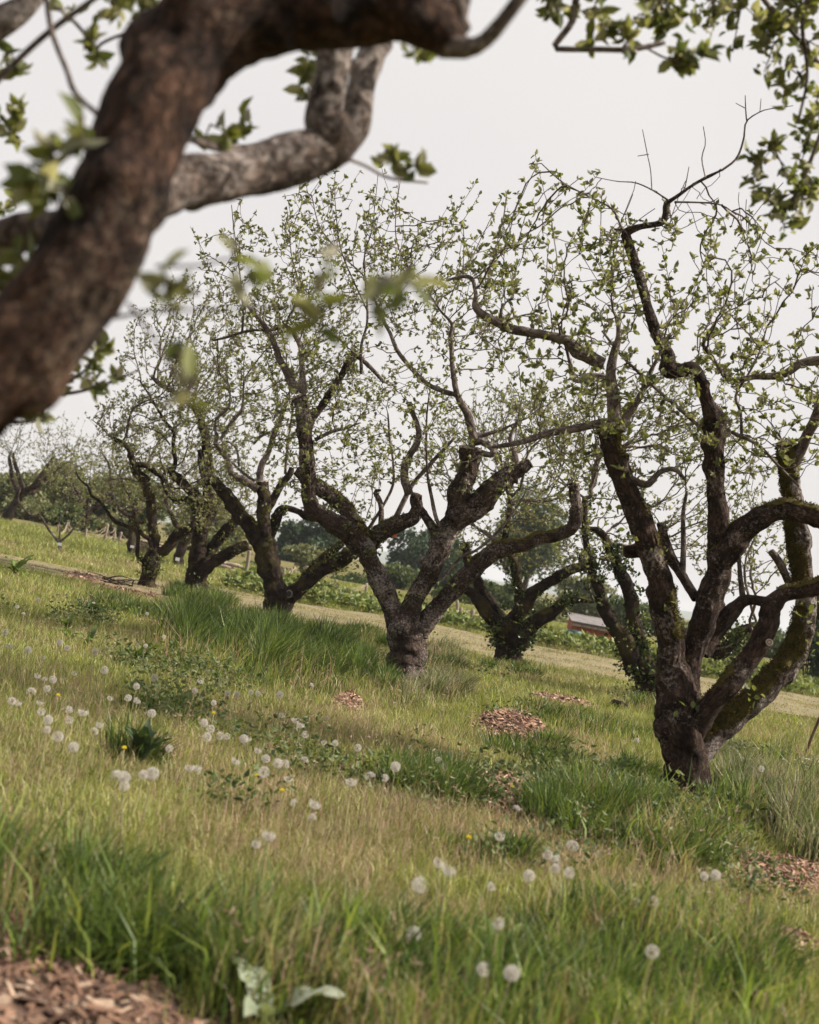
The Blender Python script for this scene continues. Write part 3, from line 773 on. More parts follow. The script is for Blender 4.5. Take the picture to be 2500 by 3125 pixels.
# ---- the row going off to the left
b3, d3 = base_d('Y2', 1215, 2000)
T3_trunk = [('Y2', [(1215, 1990, 210), (1190, 1880, 195), (1170, 1750, 168), (1140, 1600, 164), (1110, 1450, 168), (1092, 1330, 150)])]
T3_limbs = [
    [('Y2', [(1090, 1420, 150, 0), (1000, 1280, 130), (920, 1160, 128), (840, 1050, 118), (760, 950, 108), (700, 880, 88), (630, 835, 60)])],
    [('Y2', [(1095, 1400, 124, -.05), (1090, 1250, 124), (1085, 1100, 124), (1080, 1000, 116), (1075, 920, 112), (1075, 868, 110)])],
    [('Y2', [(1230, 1900, 150, 0), (1330, 1800, 140), (1430, 1710, 128), (1530, 1610, 128)]), ('Z4', [(600, 1380, 82), (690, 1310, 76), (740, 1240, 60, .3)])],
    [('Y3', [(330, 680, 80, .15), (430, 560, 92, .15), (560, 420, 80), (680, 330, 66), (760, 240, 40)])],
    [('Y2', [(1110, 1380, 90, .02), (1160, 1260, 92, .1), (1197, 1165, 92), (1240, 1095, 70), (1290, 1085, 60), (1370, 1110, 60), (1440, 1150, 58), (1510, 1165, 50)])],
    [('Y2', [(1090, 1130, 74, .02), (1145, 1040, 74, .08), (1230, 900, 70), (1300, 810, 60), (1325, 745, 44)])],
]
T3_br = [
    [('Y2', [(1040, 925, 64, -.1), (920, 850, 60), (840, 810, 54), (812, 740, 50), (770, 650, 50), (720, 570, 45), (690, 545, 36), (712, 495, 28), (690, 430, 22)])],
    [('Y2', [(735, 520, 28, -.1), (800, 410, 26), (900, 290, 24), (920, 200, 20), (925, 60, 15)])],
    [('Y2', [(690, 440, 22, -.1), (700, 350, 22), (780, 280, 22), (812, 220, 20), (815, 80, 13)])],
    [('Y2', [(1050, 880, 56, .05), (1080, 720, 54), (1120, 640, 48), (1180, 480, 44), (1220, 380, 42), (1270, 230, 30), (1310, 100, 18)])],
    [('Y2', [(1195, 440, 28, .05), (1080, 480, 26), (1010, 555, 20)])],
    [('Y2', [(1270, 800, 26, .1), (1285, 600, 22), (1310, 400, 18), (1330, 260, 12)])],
    [('Y2', [(1010, 860, 26, .05), (900, 770, 20), (830, 700, 14)])],
    [('Y2', [(890, 740, 20, 0), (870, 600, 18), (820, 545, 14), (760, 530, 8)])],
]
T3_ells = [(520, 800, 150, 160, 1.2), (640, 700, 120, 120, 1.0, .8), (560, 960, 140, 110, 1.1), (700, 900, 140, 150, 1.1, .9), (720, 1060, 90, 70, .8, .6)]
apple_tree('leaning apple tree with a round hollow at its base, left of the middle tree', d3, b3, T3_trunk, T3_limbs, T3_br, T3_ells, 2300, 37, .8, 'bark_ivy', (100, .15, .5), .62, .042, 7000,
           cuts=(1,), moss=((2, 2600, (-.3, 0, 1), .55), (3, 1600, (-.3, 0, 1), .4), (0, 1200, (.5, 0, 1), .75)), sprout=900)
# pale rim of the hollow
hp = at('Y2', 1300, 1785, d3 - .13)
th = np.linspace(0, 2 * math.pi, 25)
HR = np.column_stack([hp[0] + .042 * np.cos(th), hp[1] + .0 * th, hp[2] + .05 * np.sin(th), np.full(25, .008)])
t3root = [o for o in COL.objects if o.name.startswith('apple_tree') and o.type == 'EMPTY'][-1]
tb = tube(HR, .01, 8, .1, 0, 3, 0, False)
mesh_np('hollow_rim', tb[0], tb[1], None, M['log'], t3root, b3)
hv = np.vstack([hp + np.array([0, .004, 0]), np.column_stack([hp[0] + .040 * np.cos(th[:-1]), np.full(24, hp[1] + .006), hp[2] + .048 * np.sin(th[:-1])])])
mesh_np('hollow', hv, None, [(0, 1 + j, 1 + (j + 1) % 24) for j in range(24)], M['black'], t3root, b3)

b4, d4 = base_d('Y2', 545, 1800)
T4_trunk = [('Y2', [(540, 1790, 165), (528, 1700, 155), (530, 1600, 148), (548, 1450, 116), (570, 1300, 114), (600, 1150, 110), (622, 1000, 106), (630, 850, 90), (632, 700, 78), (626, 600, 70), (608, 450, 74), (560, 330, 58), (508, 245, 38)])]
T4_limbs = [
    [('Y2', [(590, 1060, 100, -.05), (480, 920, 90), (400, 850, 80), (335, 800, 78), (325, 775, 70), (362, 720, 45), (346, 560, 35), (350, 460, 32), (290, 380, 28), (220, 270, 24), (150, 150, 20), (70, 30, 12)])],
    [('Y2', [(560, 1180, 90, .1), (520, 1060, 80), (440, 1010, 70), (370, 1020, 60), (300, 940, 60), (280, 860, 56)])],
    [('Y2', [(550, 1660, 130, -.05), (640, 1540, 114), (740, 1480, 100), (850, 1430, 94), (960, 1385, 92)])],
    [('Y2', [(560, 1600, 110, .1), (640, 1440, 100), (740, 1310, 94), (850, 1190, 84), (900, 1100, 50)])],
    [('Y2', [(600, 860, 46, .1), (575, 740, 44), (565, 600, 38)])],
]
T4_br = [[('Y2', [(325, 560, 16, 0), (250, 470, 14), (140, 420, 12), (0, 390, 8)])],
         [('Y2', [(510, 250, 36, 0), (420, 170, 40), (330, 110, 45), (240, 60, 40), (170, 0, 25)])],
         [('Y2', [(640, 400, 18, .1), (560, 380, 16), (420, 360, 10)])],
         [('Y2', [(300, 860, 20, 0), (250, 700, 14), (230, 600, 9)])]]
T4_ells = [(350, 760, 110, 120, 1.2), (420, 690, 110, 110, 1.1), (350, 900, 130, 110, 1.2), (480, 860, 110, 130, 1.1, .7), (500, 1030, 90, 90, 1.0, .6), (440, 1060, 80, 70, .9, .6)]
apple_tree('slim upright apple tree between the leaning tree and the bent one', d4, b4, T4_trunk, T4_limbs, T4_br, T4_ells, 1800, 41, .7, 'bark_ivy', (80, .15, .45), .62, .043, 6000, moss=((2, 900, (0, 0, 1), .7),), sprout=700)

b5, d5 = base_d('Y1', 1545, 1880)
T5_trunk = [('Y1', [(1545, 1870, 165), (1560, 1780, 165), (1582, 1650, 180), (1605, 1560, 160), (1630, 1450, 104), (1620, 1300, 102), (1592, 1150, 100), (1585, 1000, 104), (1578, 880, 108), (1530, 750, 108), (1440, 650, 100), (1402, 560, 82)])]
T5_limbs = [
    [('Y1', [(1410, 580, 80, 0), (1370, 450, 60), (1300, 370, 54), (1230, 330, 48), (1185, 300, 38)])],
    [('Y1', [(1600, 1620, 130, .05), (1700, 1500, 110)]), ('Y2', [(290, 1420, 90), (370, 1310, 90), (450, 1260, 78), (515, 1235, 56)])],
    [('Y1', [(1420, 580, 72, 0), (1520, 580, 60), (1620, 650, 56), (1720, 730, 50)]), ('Y2', [(265, 870, 50), (330, 900, 40)])],
    [('Y1', [(1530, 1620, 56, -.1), (1450, 1540, 50), (1450, 1400, 46), (1440, 1290, 46), (1330, 1230, 46), (1220, 1180, 46), (1150, 1110, 40), (1080, 990, 35), (960, 900, 30), (930, 820, 25), (840, 730, 20), (800, 650, 13)])],
    [('Y1', [(1610, 1500, 48, -.1), (1570, 1370, 50), (1500, 1310, 46), (1440, 1190, 34), (1400, 1050, 22)])],
]
T5_br = [[('Y1', [(1185, 310, 30, 0), (1120, 240, 18), (1050, 170, 13), (960, 100, 8)])], [('Y1', [(1270, 360, 24, 0), (1340, 270, 20)])], [('Y1', [(1500, 770, 20, .1), (1330, 730, 16), (1120, 740, 10)])],
         [('Y1', [(1290, 1130, 22, -.1), (1260, 1090, 18), (1390, 1000, 12)])], [('Y1', [(1240, 1170, 24, -.1), (1180, 1140, 20), (1120, 1145, 12)])]]
T5_ells = [(400, 840, 90, 80, 1.1, .6), (340, 940, 110, 90, 1.2, .8), (400, 1050, 80, 80, 1.0, .9), (300, 1020, 80, 60, 1.0, .5), (260, 900, 60, 70, .8, .6), (450, 960, 80, 90, 1.0, .5)]
apple_tree('stout apple tree with an S-bent trunk standing at the left end of the row', d5, b5, T5_trunk, T5_limbs, T5_br, T5_ells, 1500, 53, .65, 'bark_ivy', (110, .2, .5), .62, .044, 5000, sprout=700, moss=((0, 300, (0, 0, 1), .8),))

# ---- two ivied trees behind
bB, dB = base_d('Y4', 500, 1560)
TB_trunk = [('Y4', [(505, 1550, 185), (500, 1450, 185), (492, 1350, 225), (482, 1250, 200)])]
TB_limbs = [
    [('Y4', [(450, 1320, 120, 0), (330, 1150, 110), (240, 1030, 90), (160, 970, 66)])],
    [('Y4', [(450, 1260, 110, .15), (370, 1080, 88), (300, 980, 84), (200, 760, 70), (170, 630, 80)])],
    [('Y4', [(530, 1280, 130, 0), (590, 1080, 100), (560, 920, 78), (540, 780, 84), (515, 710, 60), (470, 600, 58), (490, 500, 48), (510, 380, 42), (510, 280, 32)])],
    [('Y4', [(570, 1180, 110, -.1), (700, 990, 95), (850, 900, 82), (970, 830, 84), (1090, 815, 66)])],
    [('Y4', [(550, 1370, 130, -.05), (690, 1230, 114), (820, 1160, 90), (920, 1080, 80), (1030, 1065, 46), (1140, 1080, 24)])],
]
TB_br = [[('Y4', [(400, 620, 40, 0), (320, 560, 30), (220, 490, 20)])], [('Y4', [(500, 850, 34, .1), (440, 770, 28), (420, 700, 18)])], [('Y4', [(1140, 1080, 18, 0), (1100, 950, 14), (1090, 850, 9)])]]
TB_ells = [(1040, 1010, 130, 90, 1.1), (1090, 900, 150, 90, 1.2, .8), (960, 950, 110, 90, 1.0, .7), (1140, 1080, 110, 70, 1.0), (1180, 980, 90, 90, .9), (1000, 1130, 60, 60, .8, .7), (1160, 1170, 70, 40, .6, .6)]
apple_tree('dark vase-shaped apple tree standing behind the middle tree, at the mown path', dB, bB, TB_trunk, TB_limbs, TB_br, TB_ells, 3400, 61, .7, 'bark_ivy', (100, .15, .45), .62, .043, 7000, ivy=1300, sprout=800, moss=((4, 900, (0, 0, 1), .6),))

bC, dC = base_d('Y4', 1560, 1840)
TC_trunk = [('Y4', [(1560, 1830, 165), (1545, 1700, 165), (1515, 1600, 185), (1490, 1520, 170)])]
TC_limbs = [
    [('Y4', [(1460, 1600, 170, 0), (1380, 1400, 150), (1290, 1250, 120), (1210, 1100, 100), (1180, 1000, 80), (1130, 880, 70), (1090, 700, 50), (1070, 560, 58), (1075, 300, 46)])],
    [('Y4', [(1530, 1560, 110, .1), (1450, 1200, 110), (1400, 1000, 110), (1340, 850, 90), (1260, 680, 74), (1190, 550, 58), (1090, 520, 40)])],
    [('Y4', [(1590, 1650, 110, .1), (1680, 1450, 100, .2), (1760, 1300, 90, .3)]), ('Z5', [(790, 1400, 66, .4), (890, 1325, 54, .4), (960, 1290, 36, .4)])],
]
TC_br = [[('Y4', [(1075, 300, 34, 0), (1120, 285, 30)])], [('Z5', [(760, 1390, 9, .3), (830, 1380, 9), (900, 1340, 8), (960, 1310, 6)])]]
TC_ells = [(1260, 1010, 110, 110, 1.1), (1230, 880, 120, 90, 1.1, .7), (1420, 860, 120, 90, 1.1, .6), (1350, 1060, 110, 120, 1.0), (1240, 1130, 80, 90, .9, .8), (1480, 1000, 130, 120, 1.1, .9), (1560, 1150, 120, 110, 1.0, .9), (1330, 900, 120, 80, 1.0, .7)]
apple_tree('ivy-covered dark apple tree half hidden behind the big right tree', dC, bC, TC_trunk, TC_limbs, TC_br, TC_ells, 3400, 67, .7, 'bark_ivy', (110, .15, .45), .62, .042, 7000, ivy=2200, sprout=1100)

# ---- small young tree far left, and older ones behind
by, dy = base_d('Y1', 630, 1495)
TY_trunk = [('Y1', [(628, 1490, 38), (627, 1440, 37), (625, 1380, 36)])]
TY_limbs = [
    [('Y1', [(622, 1395, 34, 0), (550, 1310, 28), (480, 1210, 26), (430, 1130, 24), (330, 1110, 20), (240, 1030, 16), (195, 950, 14), (215, 830, 9), (230, 760, 6)])],
    [('Y1', [(622, 1385, 28, .05), (632, 1240, 20), (620, 1170, 18), (680, 1060, 14), (720, 1000, 12), (700, 890, 10), (600, 820, 9), (500, 740, 6)])],
    [('Y1', [(632, 1390, 30, -.05), (740, 1300, 24), (800, 1210, 22), (860, 1120, 20), (910, 1070, 16), (960, 1020, 10)])],
    [('Y1', [(810, 1235, 19, -.05), (900, 1180, 16), (1000, 1150, 14), (1080, 1110, 10)])],
    [('Y1', [(690, 1050, 12, .05), (760, 1010, 11), (850, 980, 8)])],
]
TY_ells = [(150, 1010, 70, 60, .9), (240, 1030, 80, 60, .9), (190, 1080, 80, 40, .9), (110, 1080, 40, 40, .6, .6)]
apple_tree('small open young apple tree with a white tag, far left on the slope', dy, by, TY_trunk, TY_limbs, [], TY_ells, 700, 71, .5, 'smooth', (20, .15, .35), .5, .06, 1700, name='young_apple_tree', group='young apple trees', flare=1.15, kill=.14)

def far_tree(label, fr, x, y, seed, h, spread, lean=0.0, limbs=5, leaf=.07, tr=.1, nat=900):
    """older apple tree in the distance, built from its base"""
    rng = np.random.default_rng(seed)
    b, d = base_d(fr, x, y)
    root = empty('apple_tree', b, label, 'tree', 'apple trees beyond the row')
    S, SD = [], []
    def part(nm, c, k):
        tb = tube(c, .05, 8, .14, .05, seed + k, .25)
        mesh_np(nm, tb[0], tb[1], tb[2], M['bark_ivy' if nm == 'trunk' else 'bark'], root, b, attrs={'bark': tb[3]})
        return tb
    fork = b + np.array([lean * h * .3, 0, h * .27])
    part('trunk', np.array([[*(b - [0, 0, .05]), tr * 1.3], [*(b * .5 + fork * .5), tr * .95], [*fork, tr * 1.05]]), 0)
    for i in range(limbs):
        a = i / limbs * 2 * math.pi + rng.uniform(-.4, .4)
        e = fork + np.array([math.cos(a) * spread * .55 + lean * h * .3, math.sin(a) * spread * .4, h * rng.uniform(.3, .48)])
        m1 = fork * .6 + e * .4 + rng.normal(size=3) * .12 - np.array([0, 0, .08 * h]); m2 = fork * .2 + e * .8 + rng.normal(size=3) * .12
        tb = part('limb', np.array([[*fork, tr * .7], [*m1, tr * .55], [*m2, tr * .36], [*e, tr * .16]]), i + 1)
        n = len(tb[4]); sel = np.arange(n // 3, n, 3); S.append(tb[4][sel]); SD.append(tb[6][sel])
    v = rng.normal(size=(nat, 3)); v = unit(v) * (rng.random((nat, 1)) ** .4)
    A = b + np.array([lean * h * .5, 0, h * .66]) + v * np.array([spread, spread * .8, h * .36])
    P, D, par = grow(np.vstack(S), np.vstack(SD), A, rng, step=.1, infl=.9, kill=.17, maxn=2400)
    ns = sum(map(len, S))
    P, D, par = add_shoots(P, D, par, rng, np.arange(ns, len(P)), 60, .2, .6, .1)
    twigs_and_leaves(root, b, P, D, par, ns, rng, .4, leaf * .8, .0035, sides=3)
    return root
far_tree('leaning old apple tree at the far left edge, above the rope fence', 'Y1', 55, 1170, 81, 4.4, 2.3, .3, 5, .08, .17, 900)
far_tree('dark thin-trunked apple tree with a tag, behind the S-bent tree', 'Y1', 1378, 1535, 83, 3.6, 1.9, -.12, 4, .075, .10, 900)
far_tree('small apple tree with a tag seen between the S-bent and upright trees', 'Y2', 375, 1560, 87, 3.2, 1.6, .1, 4, .075, .13, 800)
far_tree('apple tree at the field edge behind the young tree', 'Y1', 880, 1330, 89, 3.6, 2.0, 0, 5, .09, .12, 800)

# ---- the near tree whose limbs frame the top left
FG_trunk_base = np.array([-1.55, 2.0, 0.0])
def near_tree():
    rng = np.random.default_rng(5)
    root = empty('apple_tree', FG_trunk_base, 'nearest apple tree, its thick blurred limb arching across the top left', 'tree', 'old apple trees in the orchard')
    base = FG_trunk_base; tbs = []; S, SD = [], []
    def part(nm, segs, k, mat='bark', raw=None, st=.014, sd=30, lp=.10, pl=.04, grow_it=False):
        c = raw if raw is not None else to_ctrl(segs, 0)
        if c[:, 3].max() < .03: sd, lp, pl, st = 12, .08, 0, .02
        tb = tube(c, st, sd, lp, pl, 500 + k, .18, burls=int(len(c) * 1.6) if c[:, 3].max() > .02 else 0)
        mesh_np(nm, tb[0], tb[1], tb[2], M[mat], root, base, attrs={'bark': tb[3]})
        if grow_it:
            sel = np.arange(2, len(tb[4]), max(1, int(.05 / st))); S.append(tb[4][sel]); SD.append(tb[6][sel])
        tbs.append(tb); return tb
    p0 = to_ctrl([('D', [(-330, 1060, 225, 2.05), (-150, 915, 220, 2.08), (18, 758, 214, 2.1), (115, 655, 216, 2.12), (203, 540, 220, 2.15), (260, 405, 202, 2.2), (305, 250, 192, 2.25), (368, 135, 195, 2.3), (475, 50, 200, 2.35), (600, -5, 200, 2.4), (720, -15, 205, 2.42), (830, 5, 165, 2.42), (900, 55, 120, 2.4), (950, 98, 74, 2.38)])], 0)
    low = np.array([[-1.55, 2.0, -.06, .19], [-1.5, 2.0, .25, .14], [-1.3, 2.02, .62, .11]])
    part('trunk', None, 0, 'bark_near', raw=np.vstack([low, p0]), st=.012, sd=56, lp=.13, pl=.07)
    part('limb', [('D', [(250, 430, 110, 2.35), (330, 400, 108, 2.55), (420, 378, 104, 2.7), (520, 368, 104, 2.8), (610, 345, 108, 2.86), (690, 328, 104, 2.9), (718, 300, 92, 2.9), (690, 270, 84, 2.9), (692, 215, 74, 2.9), (704, 150, 70, 2.9), (714, 80, 66, 2.9), (730, -40, 60, 2.9), (760, -200, 50, 2.9)])], 1, 'bark_pale')
    part('limb', [('D', [(715, 320, 60, 2.95), (748, 265, 60, 3.0), (760, 190, 55, 3.02), (786, 115, 55, 3.05), (810, 50, 52, 3.05), (850, -120, 44, 3.05)])], 2, 'bark_pale')
    part('limb', [('D', [(190, 470, 66, 2.25), (120, 476, 62, 2.4), (50, 492, 70, 2.5), (-60, 520, 74, 2.6), (-220, 500, 60, 2.7)])], 3, 'bark_pale')
    part('limb', [('D', [(-260, 200, 70, 3.0), (-120, 120, 66, 3.0), (0, 52, 60, 3.0), (45, 22, 50, 3.0), (90, -30, 44, 3.0), (200, -160, 30, 3.0)])], 4, 'bark_pale')
    part('limb', None, 5, raw=np.vstack([[-1.36, 2.04, .66, .09], [-1.45, 2.4, 1.15, .075], to_ctrl([('D', [(-420, 400, 78, 2.8), (-260, 200, 72, 3.0)])], 0)]))
    # upward spur at the end of the arch and the limb carried on overhead
    part('branch', [('D', [(935, 95, 60, 2.38), (985, 106, 40, 2.36), (1030, 80, 33, 2.34), (1065, 38, 31, 2.33), (1105, -15, 30, 2.33), (1180, -120, 26, 2.33)])], 6, 'smooth')
    part('limb', [('D', [(760, -10, 150, 2.45), (930, -130, 120, 2.7), (1150, -190, 95, 3.2), (1400, -190, 80, 3.8), (1640, -110, 64, 4.3), (1800, 60, 46, 4.6), (1850, 260, 30, 4.8)])], 7, 'bark_near', grow_it=False)
    part('branch', [('D', [(965, 60, 50, 2.42), (958, 30, 46, 2.4), (972, -20, 44, 2.4)])], 8, 'bark_pale')
    for k, s in enumerate([
        [('D', [(1260, -180, 20, 3.5), (1225, -60, 17, 3.7), (1212, 10, 15, 3.8), (1205, 48, 15, 3.8), (1168, 98, 14, 3.8), (1180, 104, 13, 3.8), (1260, 104, 12, 3.8), (1330, 104, 12, 3.82), (1400, 90, 10, 3.85)])],
        [('D', [(1310, 103, 6, 3.8), (1345, 55, 5, 3.8)])], [('D', [(1360, 100, 5, 3.8), (1400, 122, 5, 3.8), (1430, 128, 4, 3.8)])],
        [('D', [(1560, -150, 14, 4.1), (1600, -20, 12, 4.3), (1650, 45, 10, 4.4), (1725, 135, 9, 4.5), (1790, 240, 8, 4.5)])],
        [('D', [(1800, 100, 12, 4.6), (1740, 250, 9, 4.6), (1690, 380, 8, 4.6), (1650, 450, 6, 4.6)])],
        [('D', [(1720, -60, 12, 4.4), (1690, 40, 9, 4.4), (1700, 160, 7, 4.4), (1680, 260, 6, 4.4)])],
        [('D', [(1480, -160, 10, 4.0), (1420, -60, 8, 4.0), (1390, 10, 6, 4.0)])],
        [('D', [(-40, 210, 15, 2.8), (0, 165, 14, 2.8), (100, 70, 14, 2.8), (200, -5, 12, 2.8), (320, -90, 9, 2.8)])],
        [('D', [(90, -80, 14, 2.7), (99, 0, 12, 2.7), (110, 70, 12, 2.7), (140, 150, 12, 2.68), (158, 195, 12, 2.6), (215, 248, 13, 2.35)])],
        [('D', [(115, 10, 8, 3.2), (170, 60, 8, 3.2), (205, 120, 8, 3.2)])], [('D', [(200, 110, 7, 3.2), (215, 90, 7, 3.2), (290, 60, 6, 3.2)])],
        [('D', [(360, 290, 16, 2.6), (400, 292, 16, 3.0), (450, 308, 18, 3.2), (510, 312, 16, 3.3), (560, 300, 9, 3.4)])],
        [('D', [(-60, 900, 11, 4.0), (60, 840, 11, 4.0), (115, 832, 10, 4.0), (170, 824, 8, 4.0), (230, 806, 7, 4.0), (290, 780, 4, 4.0)])],
        [('D', [(90, 838, 7, 4.0), (150, 800, 6, 4.0), (190, 770, 5, 4.0), (215, 740, 4, 4.0)])],
        [('D', [(-40, 880, 8, 3.6), (40, 890, 7, 3.6), (110, 875, 4, 3.6)])],
        [('D', [(240, 668, 9, 2.0), (330, 655, 7, 1.75), (450, 652, 6, 1.7), (600, 648, 6, 1.7), (720, 640, 6, 1.7), (830, 605, 5, 1.7), (900, 580, 4, 1.7)])],
        [('D', [(330, 560, 8, 2.0), (420, 560, 6, 1.8), (490, 545, 6, 1.8), (545, 590, 5, 1.8)])],
        [('D', [(270, 640, 8, 2.0), (330, 720, 6, 1.8), (370, 790, 5, 1.8), (405, 830, 5, 1.8)])],
        [('D', [(720, 330, 8, 2.9), (770, 350, 7, 3.0), (820, 375, 6, 3.1), (900, 385, 5, 3.2)])],
    ]):
        part('branch', s, 20 + k, 'twig' if k > 9 else 'smooth')
    # leaf clusters along those branches
    spots = [  # x, y, depth, spread px, leaves
        (1150, 12, 3.8, 22, 30), (1180, 15, 3.8, 28, 30), (1250, 30, 3.8, 40, 60), (1290, 60, 3.8, 28, 45), (1310, 90, 3.8, 18, 20), (1345, 45, 3.8, 14, 14), (1385, 10, 4, 34, 90), (1400, 50, 4, 26, 70), (1440, 115, 3.8, 26, 50), (1450, 140, 3.8, 20, 30), (1480, 120, 3.8, 20, 14),
        (1500, 10, 4.2, 40, 60), (1560, 20, 4.3, 45, 80), (1620, 40, 4.4, 45, 90), (1690, 20, 4.4, 40, 90), (1630, 100, 4.4, 35, 50), (1680, 170, 4.5, 35, 70), (1700, 100, 4.5, 40, 70), (1715, 240, 4.5, 38, 90), (1650, 190, 4.5, 16, 16),
        (1700, 300, 4.6, 35, 60), (1640, 350, 4.6, 35, 60), (1600, 375, 4.6, 26, 40), (1690, 400, 4.6, 45, 110), (1640, 430, 4.6, 38, 90), (1620, 330, 4.6, 24, 26), (1660, 470, 4.6, 22, 26), (1580, 330, 4.6, 16, 16),
        (250, 25, 3.2, 34, 50), (300, 30, 3.0, 30, 50), (205, 95, 3.2, 18, 18), (210, 125, 3.2, 12, 14), (320, 60, 3.0, 20, 24), (140, 30, 3.4, 16, 10), (20, 125, 3.4, 22, 26), (0, 90, 3.4, 14, 14), (5, 265, 3.6, 22, 30), (45, 245, 3.6, 20, 30), (30, 295, 3.6, 12, 10), (30, 430, 4.0, 16, 20),
        (110, 340, 2.1, 26, 40), (145, 305, 2.1, 22, 30), (100, 390, 2.1, 22, 30), (60, 375, 2.1, 14, 10), (130, 420, 2.1, 16, 18), (170, 270, 2.1, 14, 10), (0, 560, 2.3, 30, 30), (40, 545, 2.3, 22, 24), (20, 590, 2.3, 22, 20),
        (440, 280, 3.2, 24, 24), (480, 295, 3.3, 22, 24), (500, 245, 3.3, 14, 8), (650, 110, 3.3, 16, 22), (650, 160, 3.3, 16, 26), (645, 200, 3.3, 12, 14), (880, 100, 3.0, 16, 14), (820, 340, 3.1, 14, 16), (810, 330, 3.1, 10, 8), (875, 352, 3.1, 14, 14),
        (490, 545, 1.8, 16, 6), (540, 600, 1.8, 18, 6), (345, 625, 1.8, 20, 12), (340, 590, 1.8, 12, 7), (670, 610, 1.7, 22, 8), (700, 545, 1.7, 18, 8), (680, 675, 1.7, 20, 10), (800, 610, 1.7, 26, 11), (860, 590, 1.7, 30, 11), (790, 645, 1.7, 20, 10), (370, 770, 1.8, 20, 9), (400, 825, 1.8, 14, 8),
        (190, 770, 4.0, 22, 26), (215, 745, 4.0, 20, 24), (130, 830, 4.0, 26, 26), (180, 800, 4.0, 22, 20), (50, 885, 3.6, 16, 22), (80, 870, 3.6, 18, 20), (120, 850, 3.8, 16, 14), (240, 800, 4, 14, 10)]
    Vs, Fs, Cs, n = [], [], [], 0
    fine = MB()
    for (x, y, d, sp, k) in spots:
        k = max(3, int(k * (.42 if d < 2.6 else .62)))
        q = rng.normal(size=(k, 3)) * sp * d / FPX * 1.449 * .55
        nodes = max(2, k // 6); cen = rng.normal(size=(nodes, 3)) * sp * d / FPX * 1.449 * .6
        c0 = at('D', x, y, d)
        cc = cen[rng.integers(0, nodes, k)] + q * .35
        dn = unit(rng.normal(size=(k, 3)) + np.array([0, 0, .3]))
        L = .044 * rng.uniform(.6, 1.3, k)
        v, f = leaf_arr(c0 + cc, dn, L, L * rng.uniform(.45, .65, k), rng, .2, .25)
        Vs.append(v); Fs.append(f + n); n += len(v)
        c = PAL[rng.choice(len(PAL), k, p=PALW)] * rng.uniform(.75, 1.15, (k, 1)); Cs.append(np.repeat(c, 6, 0))
        A = np.repeat((c0 + np.array([0, 0, .02]))[None], nodes, 0); v, f = seg_tubes(A, c0 + cen, np.full(nodes, .0025), np.full(nodes, .0016), 4); fine.add(v, f)
    tag(mesh_np('foliage', np.vstack(Vs), np.vstack(Fs), None, M['leaf'], root, base, np.vstack(Cs)), kind='stuff')
    tag(fine.build('twigs', M['twig'], root, base), kind='stuff')
near_tree()

# ------------------------------------------------------------------ background trees, hedges, bushes
def leafy_mass(name, label, cat, c, R, n, size, cols, seed, trunk=True, group=None, blobs=26, shell=.55):
    rng = np.random.default_rng(seed)
    c = np.asarray(c, float); R = np.asarray(R, float)
    base = np.array([c[0], c[1], 0.0])
    root = empty(name, base, label, cat, group)
    b = unit(rng.normal(size=(blobs, 3))) * (rng.random((blobs, 1)) ** .45) * .72
    br = rng.uniform(.22, .40, blobs)
    k = rng.integers(0, blobs, n)
    v = unit(rng.normal(size=(n, 3))); v[:, 2] = np.where(rng.random(n) < .3, np.abs(v[:, 2]), v[:, 2])
    p = (b[k] + v * (br[k] * (shell + (1 - shell) * rng.random(n)))[:, None])
    p = c + p * R + rng.normal(size=(n, 3)) * size * .3
    p[:, 2] = np.maximum(p[:, 2], .02)
    L = size * rng.uniform(.6, 1.4, n)
    dn = unit(rng.normal(size=(n, 3)) + np.array([0, 0, -.2]))
    V, F = leaf_arr(p, dn, L, L * .6, rng)
    cl = np.array(cols)[rng.integers(0, len(cols), n)] * rng.uniform(.75, 1.25, (n, 1))
    tag(mesh_np('crown' if trunk else 'foliage', V, F, None, M['weed'], root, base, np.repeat(cl, 6, 0)), kind='stuff')
    m = MB()
    if trunk:
        tb = tube(np.array([[c[0], c[1], -.1, R[0] * .07], [c[0] + .1, c[1], c[2] * .5, R[0] * .055], [c[0], c[1], c[2] + R[2] * .3, R[0] * .02]]), .3, 9, .1, .05, seed, .2)
        mesh_np('trunk', tb[0], tb[1], tb[2], M['bark_ivy'], root, base, attrs={'bark': tb[3]})
        q = rng.choice(blobs, 9)
        A = np.repeat(np.array([[c[0], c[1], c[2] * .55]]), 9, 0); v, f = seg_tubes(A, c + b[q] * R, np.full(9, R[0] * .03), np.full(9, R[0] * .008), 5)
        m.add(v, f, att=v)
        m.build('limbs', M['bark_ivy'], root, base)
    else:
        q = rng.integers(0, blobs, 14); e = c + b[q] * R; s = e.copy(); s[:, 2] = 0; s[:, :2] = s[:, :2] * .5 + base[:2] * .5
        v, f = seg_tubes(s, e, np.full(14, .02), np.full(14, .008), 4); m.add(v, f, att=v); m.build('stems', M['bark_ivy'], root, base)
    return root

